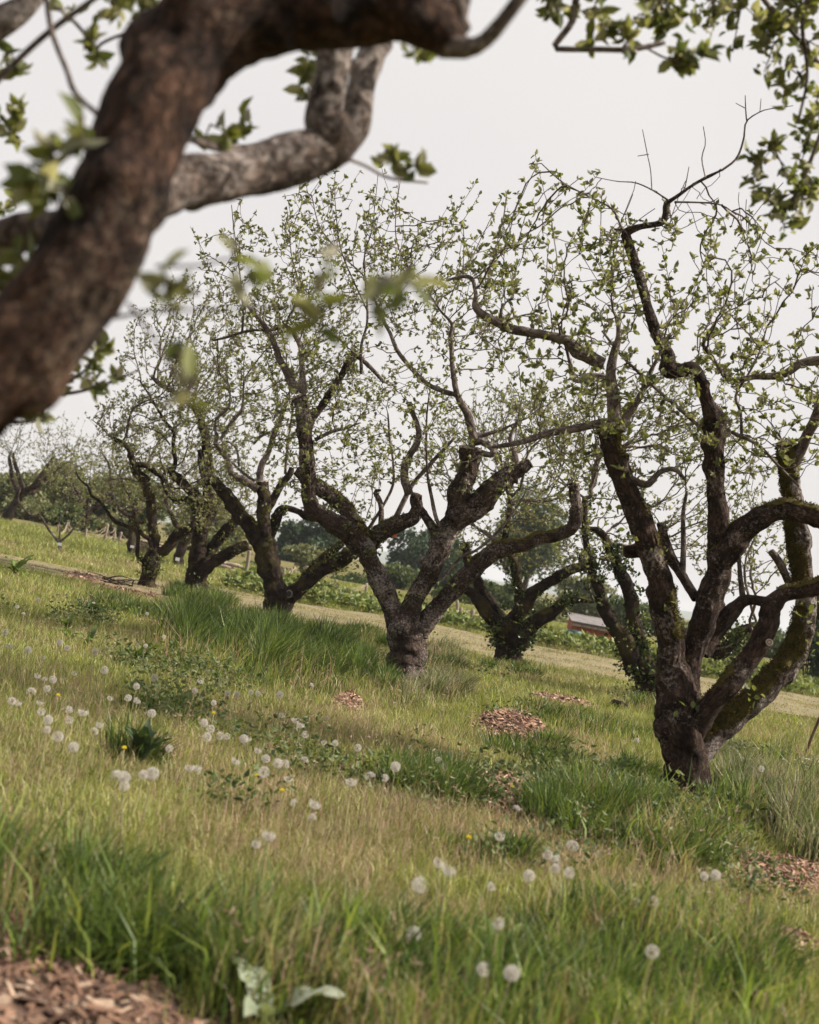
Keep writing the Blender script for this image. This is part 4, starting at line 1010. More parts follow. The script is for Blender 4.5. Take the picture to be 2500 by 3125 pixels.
DK = [(.03, .056, .028), (.04, .07, .032), (.055, .085, .038), (.024, .044, .026)]
MG = [(.09, .12, .045), (.07, .10, .04), (.12, .145, .06), (.055, .08, .034)]
PG = [(.17, .18, .085), (.14, .155, .07), (.21, .205, .105), (.11, .13, .06)]
def mass_px(name, label, cat, x, y, w, h, d, n, size, cols, seed, **kw):
    """x,y = centre of the crown in 1725-px units"""
    c = at('D', x, y, d); s = 1.44928 * d / FPX
    return leafy_mass(name, label, cat, c, (w / 2 * s, w / 2 * s * .8, h / 2 * s), n, size, cols, seed, **kw)
mass_px('broadleaf_tree', 'dark round tree behind the rope fence, seen left of the middle tree', 'tree', 650, 1160, 190, 190, 92, 12000, .26, DK, 201, group='dark trees beyond the field')
mass_px('broadleaf_tree', 'dark sloping tree seen through the fork of the middle tree', 'tree', 905, 1195, 215, 225, 96, 15000, .26, DK, 202, group='dark trees beyond the field')
mass_px('broadleaf_tree', 'tall dull green tree behind the ivied vase-shaped tree', 'tree', 1120, 1140, 220, 240, 100, 9000, .28, MG, 203, group='trees beyond the field')
mass_px('broadleaf_tree', 'pale green tree right of the dull tree, above the shed', 'tree', 1230, 1262, 170, 130, 88, 6000, .24, PG, 204, group='trees beyond the field')
mass_px('broadleaf_tree', 'green tree behind the young apple tree at the far left', 'tree', 120, 1035, 210, 130, 70, 7000, .22, PG, 205, blobs=44, group='trees at the left field edge')
mass_px('broadleaf_tree', 'darker bushy tree behind the young apple tree, low and wide', 'tree', 150, 1095, 120, 60, 62, 3500, .19, MG, 206, group='trees at the left field edge')
mass_px('broadleaf_tree', 'mid green tree at the field edge above the rope fence', 'tree', 270, 1060, 230, 130, 66, 8000, .2, MG, 207, blobs=44, group='trees at the left field edge')
mass_px('broadleaf_tree', 'pale green tree behind the slim upright apple tree', 'tree', 450, 1110, 230, 150, 74, 8000, .22, PG, 208, blobs=44, group='trees at the left field edge')
mass_px('broadleaf_tree', 'grey green tree standing behind the leaning far-left apple tree', 'tree', 20, 1035, 190, 100, 66, 4500, .2, PG, 209, group='trees at the left field edge')
mass_px('bush', 'pale yellow green bush in front of the dark tree in the fork', 'bush', 838, 1228, 60, 66, 66, 2600, .16, PG, 210, trunk=False, group='bushes along the field edge')
mass_px('bush', 'olive bush behind the rope fence, left of the fork', 'bush', 745, 1232, 130, 60, 60, 3600, .15, MG, 211, trunk=False, group='bushes along the field edge')
mass_px('bush', 'low green bush below the dark tree in the fork', 'bush', 960, 1270, 150, 60, 60, 3600, .15, MG, 212, trunk=False, group='bushes along the field edge')
mass_px('bush', 'olive bush left of the little shed', 'bush', 1150, 1292, 120, 66, 58, 3600, .14, PG, 213, trunk=False, group='bushes along the field edge')
mass_px('hedge', 'dark hedge at the right edge behind the mossy limb', 'hedge', 1725, 1375, 160, 130, 40, 6500, .12, DK, 214, trunk=False)
mass_px('bush', 'bright leafy bush above the dark hedge at the right edge', 'bush', 1730, 1280, 130, 110, 42, 3500, .12, MG, 215, trunk=False)
mass_px('bush', 'reddish brown bush seen between the limbs of the right tree', 'bush', 1488, 1330, 60, 60, 60, 1800, .15, [(.07, .04, .035), (.09, .06, .05), (.05, .05, .03)], 216, trunk=False)
mass_px('bush', 'dry olive bush behind the framed board at the right', 'bush', 1560, 1385, 90, 70, 48, 2600, .13, [(.12, .11, .06), (.16, .13, .08), (.08, .09, .04)], 217, trunk=False)
mass_px('bush', 'green bush low behind the fence at the left', 'bush', 560, 1215, 110, 60, 56, 2600, .14, MG, 218, trunk=False, group='bushes along the field edge')

_hr = np.random.default_rng(77)
for _i, (_x, _w, _h, _c, _lab) in enumerate([(80, 110, 45, PG, 'low hedge bush far left, right of the leaning apple tree'), (250, 120, 50, PG, 'low pale hedge bush behind the young tree fence'), (400, 120, 60, PG, 'low hedge bush behind the S-bent tree'),
        (660, 120, 60, PG, 'low pale bush at the foot of the dark round tree'), (820, 110, 60, MG, 'low hedge bush at the left foot of the fork tree'), (1040, 120, 70, MG, 'hedge bush behind the trunk of the vase-shaped tree'), (1330, 140, 80, MG, 'hedge bush right of the shed behind the ivied tree'),
        (1420, 120, 80, PG, 'pale hedge bush between ivied tree and right tree'), (1620, 130, 80, MG, 'hedge bush behind the mossy limb at the right')]):
    _y = 1034 + _x * .185 + 26
    mass_px('bush', _lab, 'bush', _x, _y, _w * 1.35, _h * 1.2, 64, 3800, .16, _c, 230 + _i, trunk=False, group='bushes along the field edge')
# weed bed beyond the path
def strew(name, label, cat, xy, hfun, L, cols, seed, mat, per=6, w=.5, flat=.5):
    rng = np.random.default_rng(seed)
    n = len(xy); ix = np.repeat(np.arange(n), per); N = len(ix)
    h = hfun[ix] * rng.random(N) ** .7
    z = gh(xy[ix, 0], xy[ix, 1])
    pos = np.column_stack([xy[ix] + rng.normal(size=(N, 2)) * .05, z + h])
    d = rng.normal(size=(N, 3)); d[:, 2] = np.abs(d[:, 2]) * flat + .15
    LL = L * rng.uniform(.6, 1.4, N)
    V, F = leaf_arr(pos, unit(d), LL, LL * w * rng.uniform(.8, 1.2, N), rng)
    c = np.array(cols)[rng.integers(0, len(cols), N)] * rng.uniform(.75, 1.25, (N, 1))
    return tag(mesh_np(name, V, F, None, mat, None, None, np.repeat(c, 6, 0)), label, cat, kind='stuff')
rng = np.random.default_rng(301)
q = np.column_stack([rng.uniform(-3.2, 16, 9000), rng.uniform(27, 42, 9000)])
ok = (q[:, 1] > path_edge(q[:, 0], 1) + .2) & (q[:, 1] < path_edge(q[:, 0], 1) + 6.5 + 3 * n2(q, .2, 3)) & (n2(q, .5, 9) > -.55) & ~((q[:, 0] > 2.8) & (q[:, 0] < 7.5) & (q[:, 1] > 30.0))
q = q[ok]
strew('weed_bed', 'bright leafy strip of nettles and weeds beyond the mown path', 'weeds', q, np.full(len(q), .26) * (1 + .5 * n2(q, .6, 4)), .13, [(.17, .20, .065), (.13, .17, .055), (.22, .24, .09), (.09, .12, .04)], 302, M['weed'], 7)

# ------------------------------------------------------------------ wood chip mulch
CHIP = np.array([(.20, .122, .083), (.15, .088, .060), (.105, .064, .047), (.29, .215, .16), (.07, .045, .034)])
MULCH = [  # x,y,rx,ry, chips, label
    (10, 2235, 470, 385, 10000, 'wide mound of reddish wood chips in the bottom left corner', .07, .048),
    (1070, 1675, 118, 42, 2300, 'round patch of wood chips in front of the right tree, left of its trunk', .07, .06),
    (1078, 1530, 80, 32, 1300, 'narrow heap of wood chips between the middle tree and the right tree', .09, .06),
    (1180, 1478, 72, 11, 700, 'thin far strip of wood chips in front of the ivied trees', .03, .065),
    (1660, 1848, 120, 40, 1500, 'patch of wood chips at the right edge, below the right tree', .03, .055),
    (1400, 1782, 80, 20, 600, 'scattered wood chips in grass just below the right tree', .01, .055),
    (345, 1312, 60, 10, 500, 'wood chips in the grass in front of the slim upright tree', .02, .07),
    (175, 1216, 50, 10, 420, 'wood chips below the young apple tree at the left', .02, .08),
    (270, 1246, 80, 9, 600, 'long strip of wood chips before the S-bent tree', .02, .075),
    (735, 1478, 34, 20, 420, 'small bare patch of chips left of the middle trunk', .03, .06),
    (1660, 1985, 70, 22, 330, 'few pale wood chips low at the right edge', .01, .05),
]
def mulch(e, seed):
    rng = np.random.default_rng(seed)
    x, y, rx, ry, n, label, hh, L = e
    c = on_ground('D', x, y)
    cu, cv = level_uv(x - 862.5, y - 1078)
    a = rng.uniform(0, 2 * math.pi, n); q_ = np.sqrt(rng.random(n)) * (1 + .12 * np.sin(a * 3 + seed) + .1 * np.sin(a * 7))
    u, v = cu + rx * q_ * np.cos(a), cv + ry * q_ * np.sin(a)
    hv = 114.0
    dd = EYE / np.maximum((v - hv) / 2994, 1e-3)
    X, Y = u / 2994 * dd, dd
    Z = gh(X, Y) + hh * np.clip(1 - q_ ** 2, 0, 1) * rng.uniform(.6, 1.1, n) + .006
    l = L * rng.uniform(.35, 1.3, n); w = l * rng.uniform(.2, .5, n); t = rng.uniform(.003, .008, n)
    yaw = rng.uniform(0, 6.28, n); pit = rng.normal(size=n) * .35; rol = rng.normal(size=n) * .4
    bx = np.array([(-1, -1, -1), (1, -.7, -1), (1, .8, -1), (-1, 1, -1), (-1, -1, 1), (.9, -.7, 1), (1, .8, 1), (-.9, 1, 1)]) / 2
    P = bx[None] * np.stack([l, w, t], -1)[:, None]
    cr, sr = np.cos(rol)[:, None], np.sin(rol)[:, None]; P = np.stack([P[..., 0], P[..., 1] * cr - P[..., 2] * sr, P[..., 1] * sr + P[..., 2] * cr], -1)
    cp, sp_ = np.cos(pit)[:, None], np.sin(pit)[:, None]; P = np.stack([P[..., 0] * cp + P[..., 2] * sp_, P[..., 1], -P[..., 0] * sp_ + P[..., 2] * cp], -1)
    cz, sz = np.cos(yaw)[:, None], np.sin(yaw)[:, None]; P = np.stack([P[..., 0] * cz - P[..., 1] * sz, P[..., 0] * sz + P[..., 1] * cz, P[..., 2]], -1)
    P += np.stack([X, Y, Z], -1)[:, None]
    V = P.reshape(-1, 3); b = np.arange(n)[:, None, None] * 8
    F = (b + np.array(BOXF)[None]).reshape(-1, 4)
    cl = (1.0 if seed == 400 else 1.45) * CHIP[rng.choice(5, n, p=[.3, .25, .2, .15, .1])] * rng.uniform(.7, 1.25, (n, 1))  # corner mound stays darker: the near tree's partial shade is put into its colour
    root = empty('mulch_patch', (c[0], c[1], 0), label, 'wood chips', 'wood chip mulch patches'); root['kind'] = 'stuff'
    base = np.array([c[0], c[1], 0])
    tag(mesh_np('wood_chips', V, F, None, M['chip'], root, base, np.repeat(cl, 8, 0), smooth=False), kind='stuff')
    # dark crumbly soil under the chips
    k = 40; aa = np.linspace(0, 2 * math.pi, k, endpoint=False); rings = [1.0, .7, .4]
    VV = []
    for r_ in rings:
        qq = r_ * (1 + .12 * np.sin(aa * 3 + seed) + .1 * np.sin(aa * 7)); uu, vv = cu + rx * qq * np.cos(aa), cv + ry * qq * np.sin(aa)
        d_ = EYE / np.maximum((vv - hv) / 2994, 1e-3); xx = uu / 2994 * d_
        VV.append(np.column_stack([xx, d_, gh(xx, d_) + hh * .75 * (1 - r_ ** 2) + (.004 if r_ < 1 else -.01)]))
    d0 = EYE / ((cv - hv) / 2994); x0 = cu / 2994 * d0
    VV = np.vstack(VV + [np.array([[x0, d0, float(gh(x0, d0)) + hh * .75 + .004]])])
    F4 = [(i * k + j, i * k + (j + 1) % k, (i + 1) * k + (j + 1) % k, (i + 1) * k + j) for i in range(2) for j in range(k)]
    F3 = [(2 * k + j, 2 * k + (j + 1) % k, 3 * k) for j in range(k)]
    mesh_np('soil', VV, F4, F3, M['soil'], root, base)
for i, e in enumerate(MULCH): mulch(e, 400 + i)

# ------------------------------------------------------------------ grass
TALL = [  # x,y,rx,ry,height,kind  (1725-px picture units of the ground under the clump)
    (500, 1400, 190, 44, .30, 0), (640, 1405, 140, 42, .25, 0), (760, 1350, 60, 20, .2, 0), (420, 1262, 95, 16, .20, 0), (560, 1318, 80, 18, .22, 0), (260, 1275, 100, 22, .14, 0), (880, 1440, 120, 40, .26, 1), (930, 1385, 80, 22, .2, 1),
    (1080, 1405, 80, 16, .14, 0), (1230, 1530, 160, 34, .13, 0), (905, 1665, 120, 46, .17, 0), (1330, 1760, 200, 85, .24, 0), (1250, 1690, 120, 50, .17, 0), (1480, 1720, 130, 50, .22, 0), (1660, 1690, 130, 70, .28, 1), (1700, 1790, 80, 55, .26, 1), (1560, 1640, 80, 30, .16, 1),
    (200, 1960, 420, 130, .20, 0), (560, 2040, 380, 140, .18, 0), (60, 1880, 260, 110, .20, 0), (1000, 2150, 560, 170, .16, 0), (1350, 2060, 330, 130, .17, 0), (1450, 2170, 300, 120, .15, 0), (290, 1590, 46, 22, .14, 0), (1380, 1500, 60, 16, .14, 0), (1040, 1460, 40, 12, .12, 0), (1000, 1800, 120, 30, .10, 0)]
TUSSOCK = [(520, 1385, 190, 38, 54, .40, 0), (660, 1390, 120, 34, 28, .30, 0), (760, 1352, 60, 14, 9, .22, 0), (890, 1445, 90, 26, 12, .22, 1), (430, 1262, 100, 12, 16, .2, 0), (560, 1315, 70, 10, 8, .2, 0), (230, 1282, 110, 18, 12, .16, 0), (900, 1662, 80, 30, 20, .19, 0),
           (1250, 1745, 120, 55, 26, .22, 0), (1400, 1790, 110, 40, 14, .17, 0), (1560, 1720, 60, 26, 7, .2, 0), (1340, 1640, 50, 14, 5, .15, 0), (930, 1400, 60, 12, 6, .16, 0), (780, 1440, 50, 14, 7, .2, 0), (350, 1500, 60, 20, 4, .12, 0), (1100, 1590, 60, 16, 5, .12, 0), (1500, 1530, 80, 14, 6, .12, 0), (1640, 1690, 100, 50, 14, .26, 1), (1700, 1780, 60, 40, 7, .28, 1), (1075, 1412, 60, 10, 8, .12, 0), (1240, 1525, 120, 20, 8, .12, 0), (1370, 1500, 50, 10, 6, .14, 0), (290, 1590, 40, 16, 3, .14, 0),
           (150, 1930, 300, 90, 14, .18, 0), (560, 2050, 280, 80, 14, .17, 0), (1000, 2080, 300, 60, 14, .16, 0), (1400, 2040, 250, 80, 16, .15, 0), (1060, 1810, 60, 20, 4, .12, 0), (1190, 1590, 60, 20, 4, .12, 0), (1560, 1600, 90, 24, 7, .13, 1)]
DRY = [(250, 1660, 420, 100), (700, 1700, 260, 70), (1250, 1830, 300, 70), (745, 1500, 60, 45), (1340, 1860, 110, 50), (60, 1760, 260, 80), (1000, 1800, 300, 90), (560, 1800, 300, 80), (860, 1930, 260, 60), (1230, 1590, 90, 40)]
G_COL = np.array([(.20, .23, .058), (.26, .27, .08), (.135, .17, .044), (.31, .305, .115)])
D_COL = np.array([(.46, .38, .235), (.42, .30, .205), (.36, .235, .175), (.36, .32, .16)])
L_COL = np.array([(.065, .10, .026), (.095, .14, .034), (.145, .19, .045), (.045, .072, .024)])
S_COL = np.array([(.20, .21, .12), (.28, .265, .17), (.13, .15, .06), (.34, .30, .2)])

def blades(P, h, w, lean, cols, rng, lo=.1, hi=.75):
    n = len(P)
    yaw = rng.uniform(0, 2 * math.pi, n); sx, sy = np.cos(yaw) * w / 2, np.sin(yaw) * w / 2
    S = np.column_stack([sx, sy, np.zeros(n)])
    la = rng.uniform(0, 2 * math.pi, n); ld = np.column_stack([np.cos(la), np.sin(la)]) * rng.uniform(lo, hi, n)[:, None] * h[:, None]
    ld += np.asarray(lean) * h[:, None]
    hz_ = np.sqrt(np.maximum(h ** 2 - .8 * (ld ** 2).sum(1), (h * .35) ** 2))
    mid = P + np.column_stack([ld * .28, hz_ * .62]); tip = P + np.column_stack([ld, hz_])
    V = np.stack([P - S, P + S, mid + S * .85, mid - S * .85, tip], 1).reshape(-1, 3)
    b = np.arange(n)[:, None] * 5
    return V, b + np.array([0, 1, 2, 3]), b + np.array([3, 2, 4]), np.repeat(cols, 5, 0)

def grass():
    rng = np.random.default_rng(900)
    bins = {'short': MB(), 'tall': MB(), 'dry': MB(), 'silver': MB()}
    holes = [(m[0], m[1], m[2], m[3]) for m in MULCH]
    for (y0, y1, dens, wmul) in ((2.3, 4.5, 6200, .9), (4.5, 7, 4600, 1.0), (7, 10, 3000, 1.2), (10, 15, 1700, 1.5), (15, 22, 850, 2.2), (22, 30, 520, 2.6), (30, 52, 190, 4.5)):
        wid = .70 * y1 + 1.6
        n = int(dens * wid * (y1 - y0))
        y = rng.uniform(y0, y1, n); x = rng.uniform(-.34 * y1 - .7, .38 * y1 + .8, n)
        keep = (x > -.34 * y - .7) & (x < .38 * y + .8); x, y = x[keep], y[keep]
        xy = np.column_stack([x, y]); uv = to_uv(xy)
        dry = .13 + .34 * n2(xy, .55, 3) + .34 * n2(xy, 2.2, 8)
        for e in DRY: dry = dry + .38 * np.clip(1.3 - in_ell(uv, e), 0, 1)
        tall = np.zeros(len(x)); sil = np.zeros(len(x))
        for e in TALL:
            t = np.clip(1.1 - in_ell(uv, e) + .75 * n2(xy, 1.5, 21) + .45 * n2(xy, 5.0, 23), 0, 1)
            b = e[4] * t > tall; tall = np.where(b, e[4] * t, tall); sil = np.where(b, e[5], sil)
        for e in ((1450, 1700, 110, 60), (855, 1440, 60, 26)): tall = tall * np.clip(in_ell(uv, e) * .9, .25, 1)
        hole = np.zeros(len(x))
        for e in holes: hole = np.maximum(hole, np.clip(1.5 - in_ell(uv, e) + .35 * n2(xy, 3.0, 5), 0, 1))
        onpath = (y > path_edge(x, 0)) & (y < path_edge(x, 1))
        patch = .55 + .45 * n2(xy, 1.1, 44) + .35 * n2(xy, 4.5, 45)
        keep = rng.random(len(x)) > hole * np.where(uv[1] > 700, .95, .90)
        keep &= ~(onpath & (rng.random(len(x)) < .12))
        keep &= rng.random(len(x)) < np.clip(patch + .45 + tall * 3, .25, 1)
        idx = np.where(keep)[0]
        x, y, xy, dry, tall, sil, onpath = x[idx], y[idx], xy[idx], dry[idx], tall[idx], sil[idx], onpath[idx]
        z = gh(x, y) - .004
        P = np.column_stack([x, y, z]); r = rng.random(len(x))
        ist = (tall > .06) & (r < .62); sil = np.where(rng.random(len(x)) < .5, sil, 0)
        isd = ~ist & (rng.random(len(x)) < np.clip(dry, .04, .8))
        issh = ~ist & ~isd
        base_h = .042 * (1 + .6 * n2(xy, .8, 61)) + .026
        # short green
        k = np.where(issh)[0]
        h = base_h[k] * rng.uniform(.6, 1.7, len(k)); h[onpath[k]] = rng.uniform(.015, .05, onpath[k].sum())
        c = G_COL[rng.integers(0, 4, len(k))] * rng.uniform(.75, 1.25, (len(k), 1))
        op = np.where(onpath[k])[0]; op = op[rng.random(len(op)) < .6]; c[op] = D_COL[rng.integers(0, 4, len(op))] * rng.uniform(.5, .9, (len(op), 1))
        far = np.clip((y[k] - 30) / 10, 0, 1); h = h * (1 + far * .8)
        v, f4, f3, cc = blades(P[k], h, .0035 * wmul * rng.uniform(.7, 1.4, len(k)), (.05, -.02), c * (1 + .4 * n2(xy[k], 2.6, 72))[:, None], rng, .2, .95); bins['short'].add(v, f4, f3, cc)
        # dry
        k = np.where(isd)[0]
        h = base_h[k] * rng.uniform(.6, 1.9, len(k)); h[onpath[k]] = rng.uniform(.01, .03, onpath[k].sum())
        c = D_COL[rng.integers(0, 4, len(k))] * rng.uniform(.7, 1.2, (len(k), 1))
        v, f4, f3, cc = blades(P[k], h, .0022 * wmul * rng.uniform(.7, 1.5, len(k)), (.06, -.02), c * (1 + .3 * n2(xy[k], 3.0, 71))[:, None], rng, .2, .95); bins['dry'].add(v, f4, f3, cc)
        # tall
        for kind, nm, pal in ((0, 'tall', L_COL), (1, 'silver', S_COL)):
            k = np.where(ist & (sil == kind))[0]
            if not len(k): continue
            cl = np.clip(.55 + .75 * n2(xy[k], 3.4, 73), .1, 1.2); h = tall[k] * rng.uniform(.5, 1.15, len(k)) * (.45 + .75 * cl) + .05
            pp = pal if kind else np.vstack([L_COL, G_COL[:2]])
            c = pp[rng.integers(0, len(pp), len(k))] * rng.uniform(.75, 1.3, (len(k), 1)) * (1 + .4 * n2(xy[k], 2.4, 74))[:, None]
            st_ = rng.random(len(k)) < np.clip(.16 + .14 * (y[k] < 5.5) + .3 * n2(xy[k], 1.6, 75) + .25 * np.clip(dry[k], 0, 1), .04, .6)
            c[st_] = D_COL[rng.integers(0, 4, st_.sum())] * rng.uniform(.7, 1.05, (st_.sum(), 1))
            v, f4, f3, cc = blades(P[k], h, .0052 * wmul ** .6 * rng.uniform(.6, 1.4, len(k)), (.10, -.04), c, rng); bins[nm].add(v, f4, f3, cc)
    # tussocks: blades arching out from a crown
    for (ex, ey, ru, rv, cnt, hh, kind) in TUSSOCK:
        for _ in range(cnt):
            a_, q_ = rng.uniform(0, 6.28), math.sqrt(rng.random()); cu, cv = level_uv(ex - 862.5, ey - 1078)
            u, v = cu + ru * q_ * math.cos(a_), cv + rv * q_ * math.sin(a_)
            dd = EYE / ((v - 114.0) / 2994); c0 = np.array([u / 2994 * dd, dd])
            m = int(rng.uniform(90, 190)); R0 = rng.uniform(.05, .13) * (1 + hh); an = rng.uniform(0, 6.28, m); rr_ = np.sqrt(rng.random(m))
            off = np.column_stack([np.cos(an), np.sin(an)]) * rr_[:, None]
            xy = c0 + off * R0; h = hh * rng.uniform(.55, 1.2, m) * rng.uniform(.75, 1.2)
            pp = (L_COL if kind == 0 else np.vstack([S_COL, L_COL[:2]])); c = pp[rng.integers(0, len(pp), m)] * rng.uniform(.7, 1.2, (m, 1)) * rng.uniform(.75, 1.25)
            v_, f4, f3, cc = blades(np.column_stack([xy, gh(xy[:, 0], xy[:, 1])]), h, .0055 * (1 + dd / 16) * rng.uniform(.6, 1.3, m), off * .55 + np.array([.10, -.03]), c, rng, .05, .4)
            bins['tall' if kind == 0 else 'silver'].add(v_, f4, f3, cc)
    # flowering stalks with small drooping heads
    n = 4200; y = 3 + 15 * rng.random(n) ** 1.2; x = rng.uniform(-.34, .38, n) * y; xy = np.column_stack([x, y])
    k = (n2(xy, .9, 81) + .5 * n2(xy, 3.5, 82) > -.05); xy = xy[k]; n = len(xy); uv = to_uv(xy)
    hole = np.zeros(n)
    for e in holes: hole = np.maximum(hole, in_ell(uv, e) < 1.0)
    xy = xy[hole < .5]; n = len(xy); x, y = xy[:, 0], xy[:, 1]
    h = rng.uniform(.08, .24, n); P = np.column_stack([x, y, gh(x, y)]); c = D_COL[rng.integers(0, 4, n)] * rng.uniform(.7, 1.05, (n, 1))
    v, f4, f3, cc = blades(P, h, np.full(n, .0017) * (1 + y / 14), (.10, -.03), c, rng, .05, .45); bins['dry'].add(v, f4, f3, cc)
    tip = v.reshape(-1, 5, 3)[:, 4]; ix = np.repeat(np.arange(n), 3); m = len(ix)
    dn = unit(np.column_stack([rng.normal(size=(m, 2)) * .5 + np.array([.25, 0]), rng.uniform(-.4, .9, m)]))
    hv, hf = leaf_arr(tip[ix] - dn * .012, dn, rng.uniform(.018, .04, m), rng.uniform(.003, .006, m), rng); bins['dry'].add(hv, hf, None, np.repeat(np.array([(.36, .25, .19), (.42, .34, .24), (.26, .17, .13)])[rng.integers(0, 3, m)], 6, 0))
    # broad bright blades near the camera and in the tussocks
    n = 5200; y = 2.6 + 8 * rng.random(n) ** 1.4; x = rng.uniform(-.34, .38, n) * y; xy = np.column_stack([x, y]); uv = to_uv(xy)
    tl = np.zeros(n)
    for e in TALL: tl = np.maximum(tl, e[4] * np.clip(1.2 - in_ell(uv, e), 0, 1))
    k = (tl > .05) & (n2(xy, 2.2, 83) > -.15); x, y, tl = x[k], y[k], tl[k]; n = len(x)
    c = np.array([(.19, .25, .05), (.13, .19, .042), (.25, .28, .075), (.09, .14, .04)])[rng.integers(0, 4, n)] * rng.uniform(.8, 1.2, (n, 1))
    v, f4, f3, cc = blades(np.column_stack([x, y, gh(x, y)]), tl * rng.uniform(.8, 1.5, n) + .06, rng.uniform(.006, .011, n), (.12, -.04), c, rng, .15, .9); bins['tall'].add(v, f4, f3, cc)
    for nm, lab, mat, name in (('short', 'short uneven green grass covering the orchard floor', 'grass', 'meadow_grass'), ('tall', 'long lush dark green grass in tussocks round the trees', 'grass', 'long_grass'),
                               ('dry', 'fine straw and reddish dry grass between the green', 'dry', 'dry_grass'), ('silver', 'silvery seeding grass arching at the middle trunk and right edge', 'dry', 'seeding_grass')):
        print('GRASS', nm, len(np.vstack(bins[nm].F4)))
        tag(bins[nm].build(name, M[mat]), lab, 'grass', kind='stuff')
grass()

# small broad weeds mixed through the sward (clover, buttercup leaves)
rng = np.random.default_rng(77)
yy = rng.uniform(3, 18, 13000); xx = rng.uniform(-1, 1, 13000) * (.36 * yy + .5); q = np.column_stack([xx, yy]); uvq = to_uv(q)
wd = n2(q, .7, 91)
for e in ((905, 1665, 130, 46), (1320, 1760, 200, 85), (1240, 1690, 140, 50), (620, 1600, 90, 40), (350, 1500, 120, 40), (1180, 1650, 120, 30), (520, 2080, 300, 80), (1050, 1500, 120, 30), (1560, 1900, 140, 50), (1480, 1980, 160, 60), (830, 1570, 120, 30), (1620, 1640, 90, 30), (480, 1700, 120, 30)): wd = wd + .9 * np.clip(1.2 - in_ell(uvq, e), 0, 1)
q = q[(wd > .62) & (rng.random(len(q)) < .8)]
strew('low_weeds', 'small dark leafy weeds scattered in the grass', 'weeds', q, np.full(len(q), .15) * rng.uniform(.4, 1.4, len(q)), .032, [(.08, .11, .036), (.06, .09, .032), (.115, .145, .05), (.15, .17, .08)], 78, M['weed'], 9, .5)

# ------------------------------------------------------------------ dandelion clocks
def fluff_mesh(kind, seed):
    rng = np.random.default_rng(seed); n = 100
    i = np.arange(n) + .5; ph = np.arccos(1 - 2 * i / n); th = math.pi * (1 + 5 ** .5) * i
    d = np.column_stack([np.cos(th) * np.sin(ph), np.sin(th) * np.sin(ph), np.cos(ph)])
    d = unit(d + rng.normal(size=d.shape) * .06)
    if kind == 1: d = d[(d[:, 2] < .25)]
    if kind == 2: d = d[(d @ unit(np.array([.6, -.5, .6])) < .55)]
    if kind == 3: d = d[(d[:, 2] > -.15) & (d[:, 0] < .6)]
    m = MB(); R = .0245
    A = d * .004; B = d * R * .72
    v, f = seg_tubes(A, B, np.full(len(d), .00022), np.full(len(d), .00022), 3); m.add(v, f)
    for s in range(8):
        t = unit(rng.normal(size=d.shape)); t = unit(t - d * (t * d).sum(1)[:, None])
        tip = B + (d * .62 + t * .55) * R * .42; sd = np.cross(d, t) * .0006
        V = np.stack([B, tip + sd, tip - sd], 1).reshape(-1, 3); m.add(V, None, np.arange(len(d))[:, None] * 3 + np.array([0, 1, 2]))
    me = mesh_np('seed_head', np.vstack(m.V), np.vstack(m.F4), np.vstack(m.F3), M['fluff'], smooth=False)
    return me
def core_mesh():
    m = MB(); n = 8
    th = np.linspace(0, 2 * math.pi, n, endpoint=False)
    pts = [(.0005, -.006), (.0035, -.003), (.0048, .0005), (.003, .004), (.0004, .005)]
    V = np.vstack([np.column_stack([r * np.cos(th), r * np.sin(th), np.full(n, z)]) for r, z in pts])
    F = [(a * n + j, a * n + (j + 1) % n, (a + 1) * n + (j + 1) % n, (a + 1) * n + j) for a in range(4) for j in range(n)]
    return V, F
protos = [fluff_mesh(k, 600 + k) for k in range(4)]
fl_me = [o.data for o in protos]
for o in protos: bpy.data.objects.remove(o)
cv_, cf_ = core_mesh()
tmp = mesh_np('receptacle', cv_, cf_, None, plain_mat('receptacle', (.14, .10, .05), (.22, .16, .08), 60)); core_me = tmp.data; bpy.data.objects.remove(tmp)
M['stem'] = plain_mat('dandelion_stem', (.20, .19, .09), (.33, .27, .16), 30, .6, .1)
def stem_mesh(seed, h):
    rng = np.random.default_rng(seed); a = rng.normal(size=2) * .12 * h
    tb = tube(np.array([[a[0], a[1], -.01, .0028], [a[0] * .45, a[1] * .45, h * .45, .0025], [0, 0, h, .002]]), .03, 5, 0, 0, seed, 0)
    o = mesh_np('stem', tb[0], tb[1], tb[2], M['stem']); me = o.data; bpy.data.objects.remove(o); return me
HS = [.13, .17, .21, .25]
st_me = [stem_mesh(700 + i, h) for i, h in enumerate(HS)]
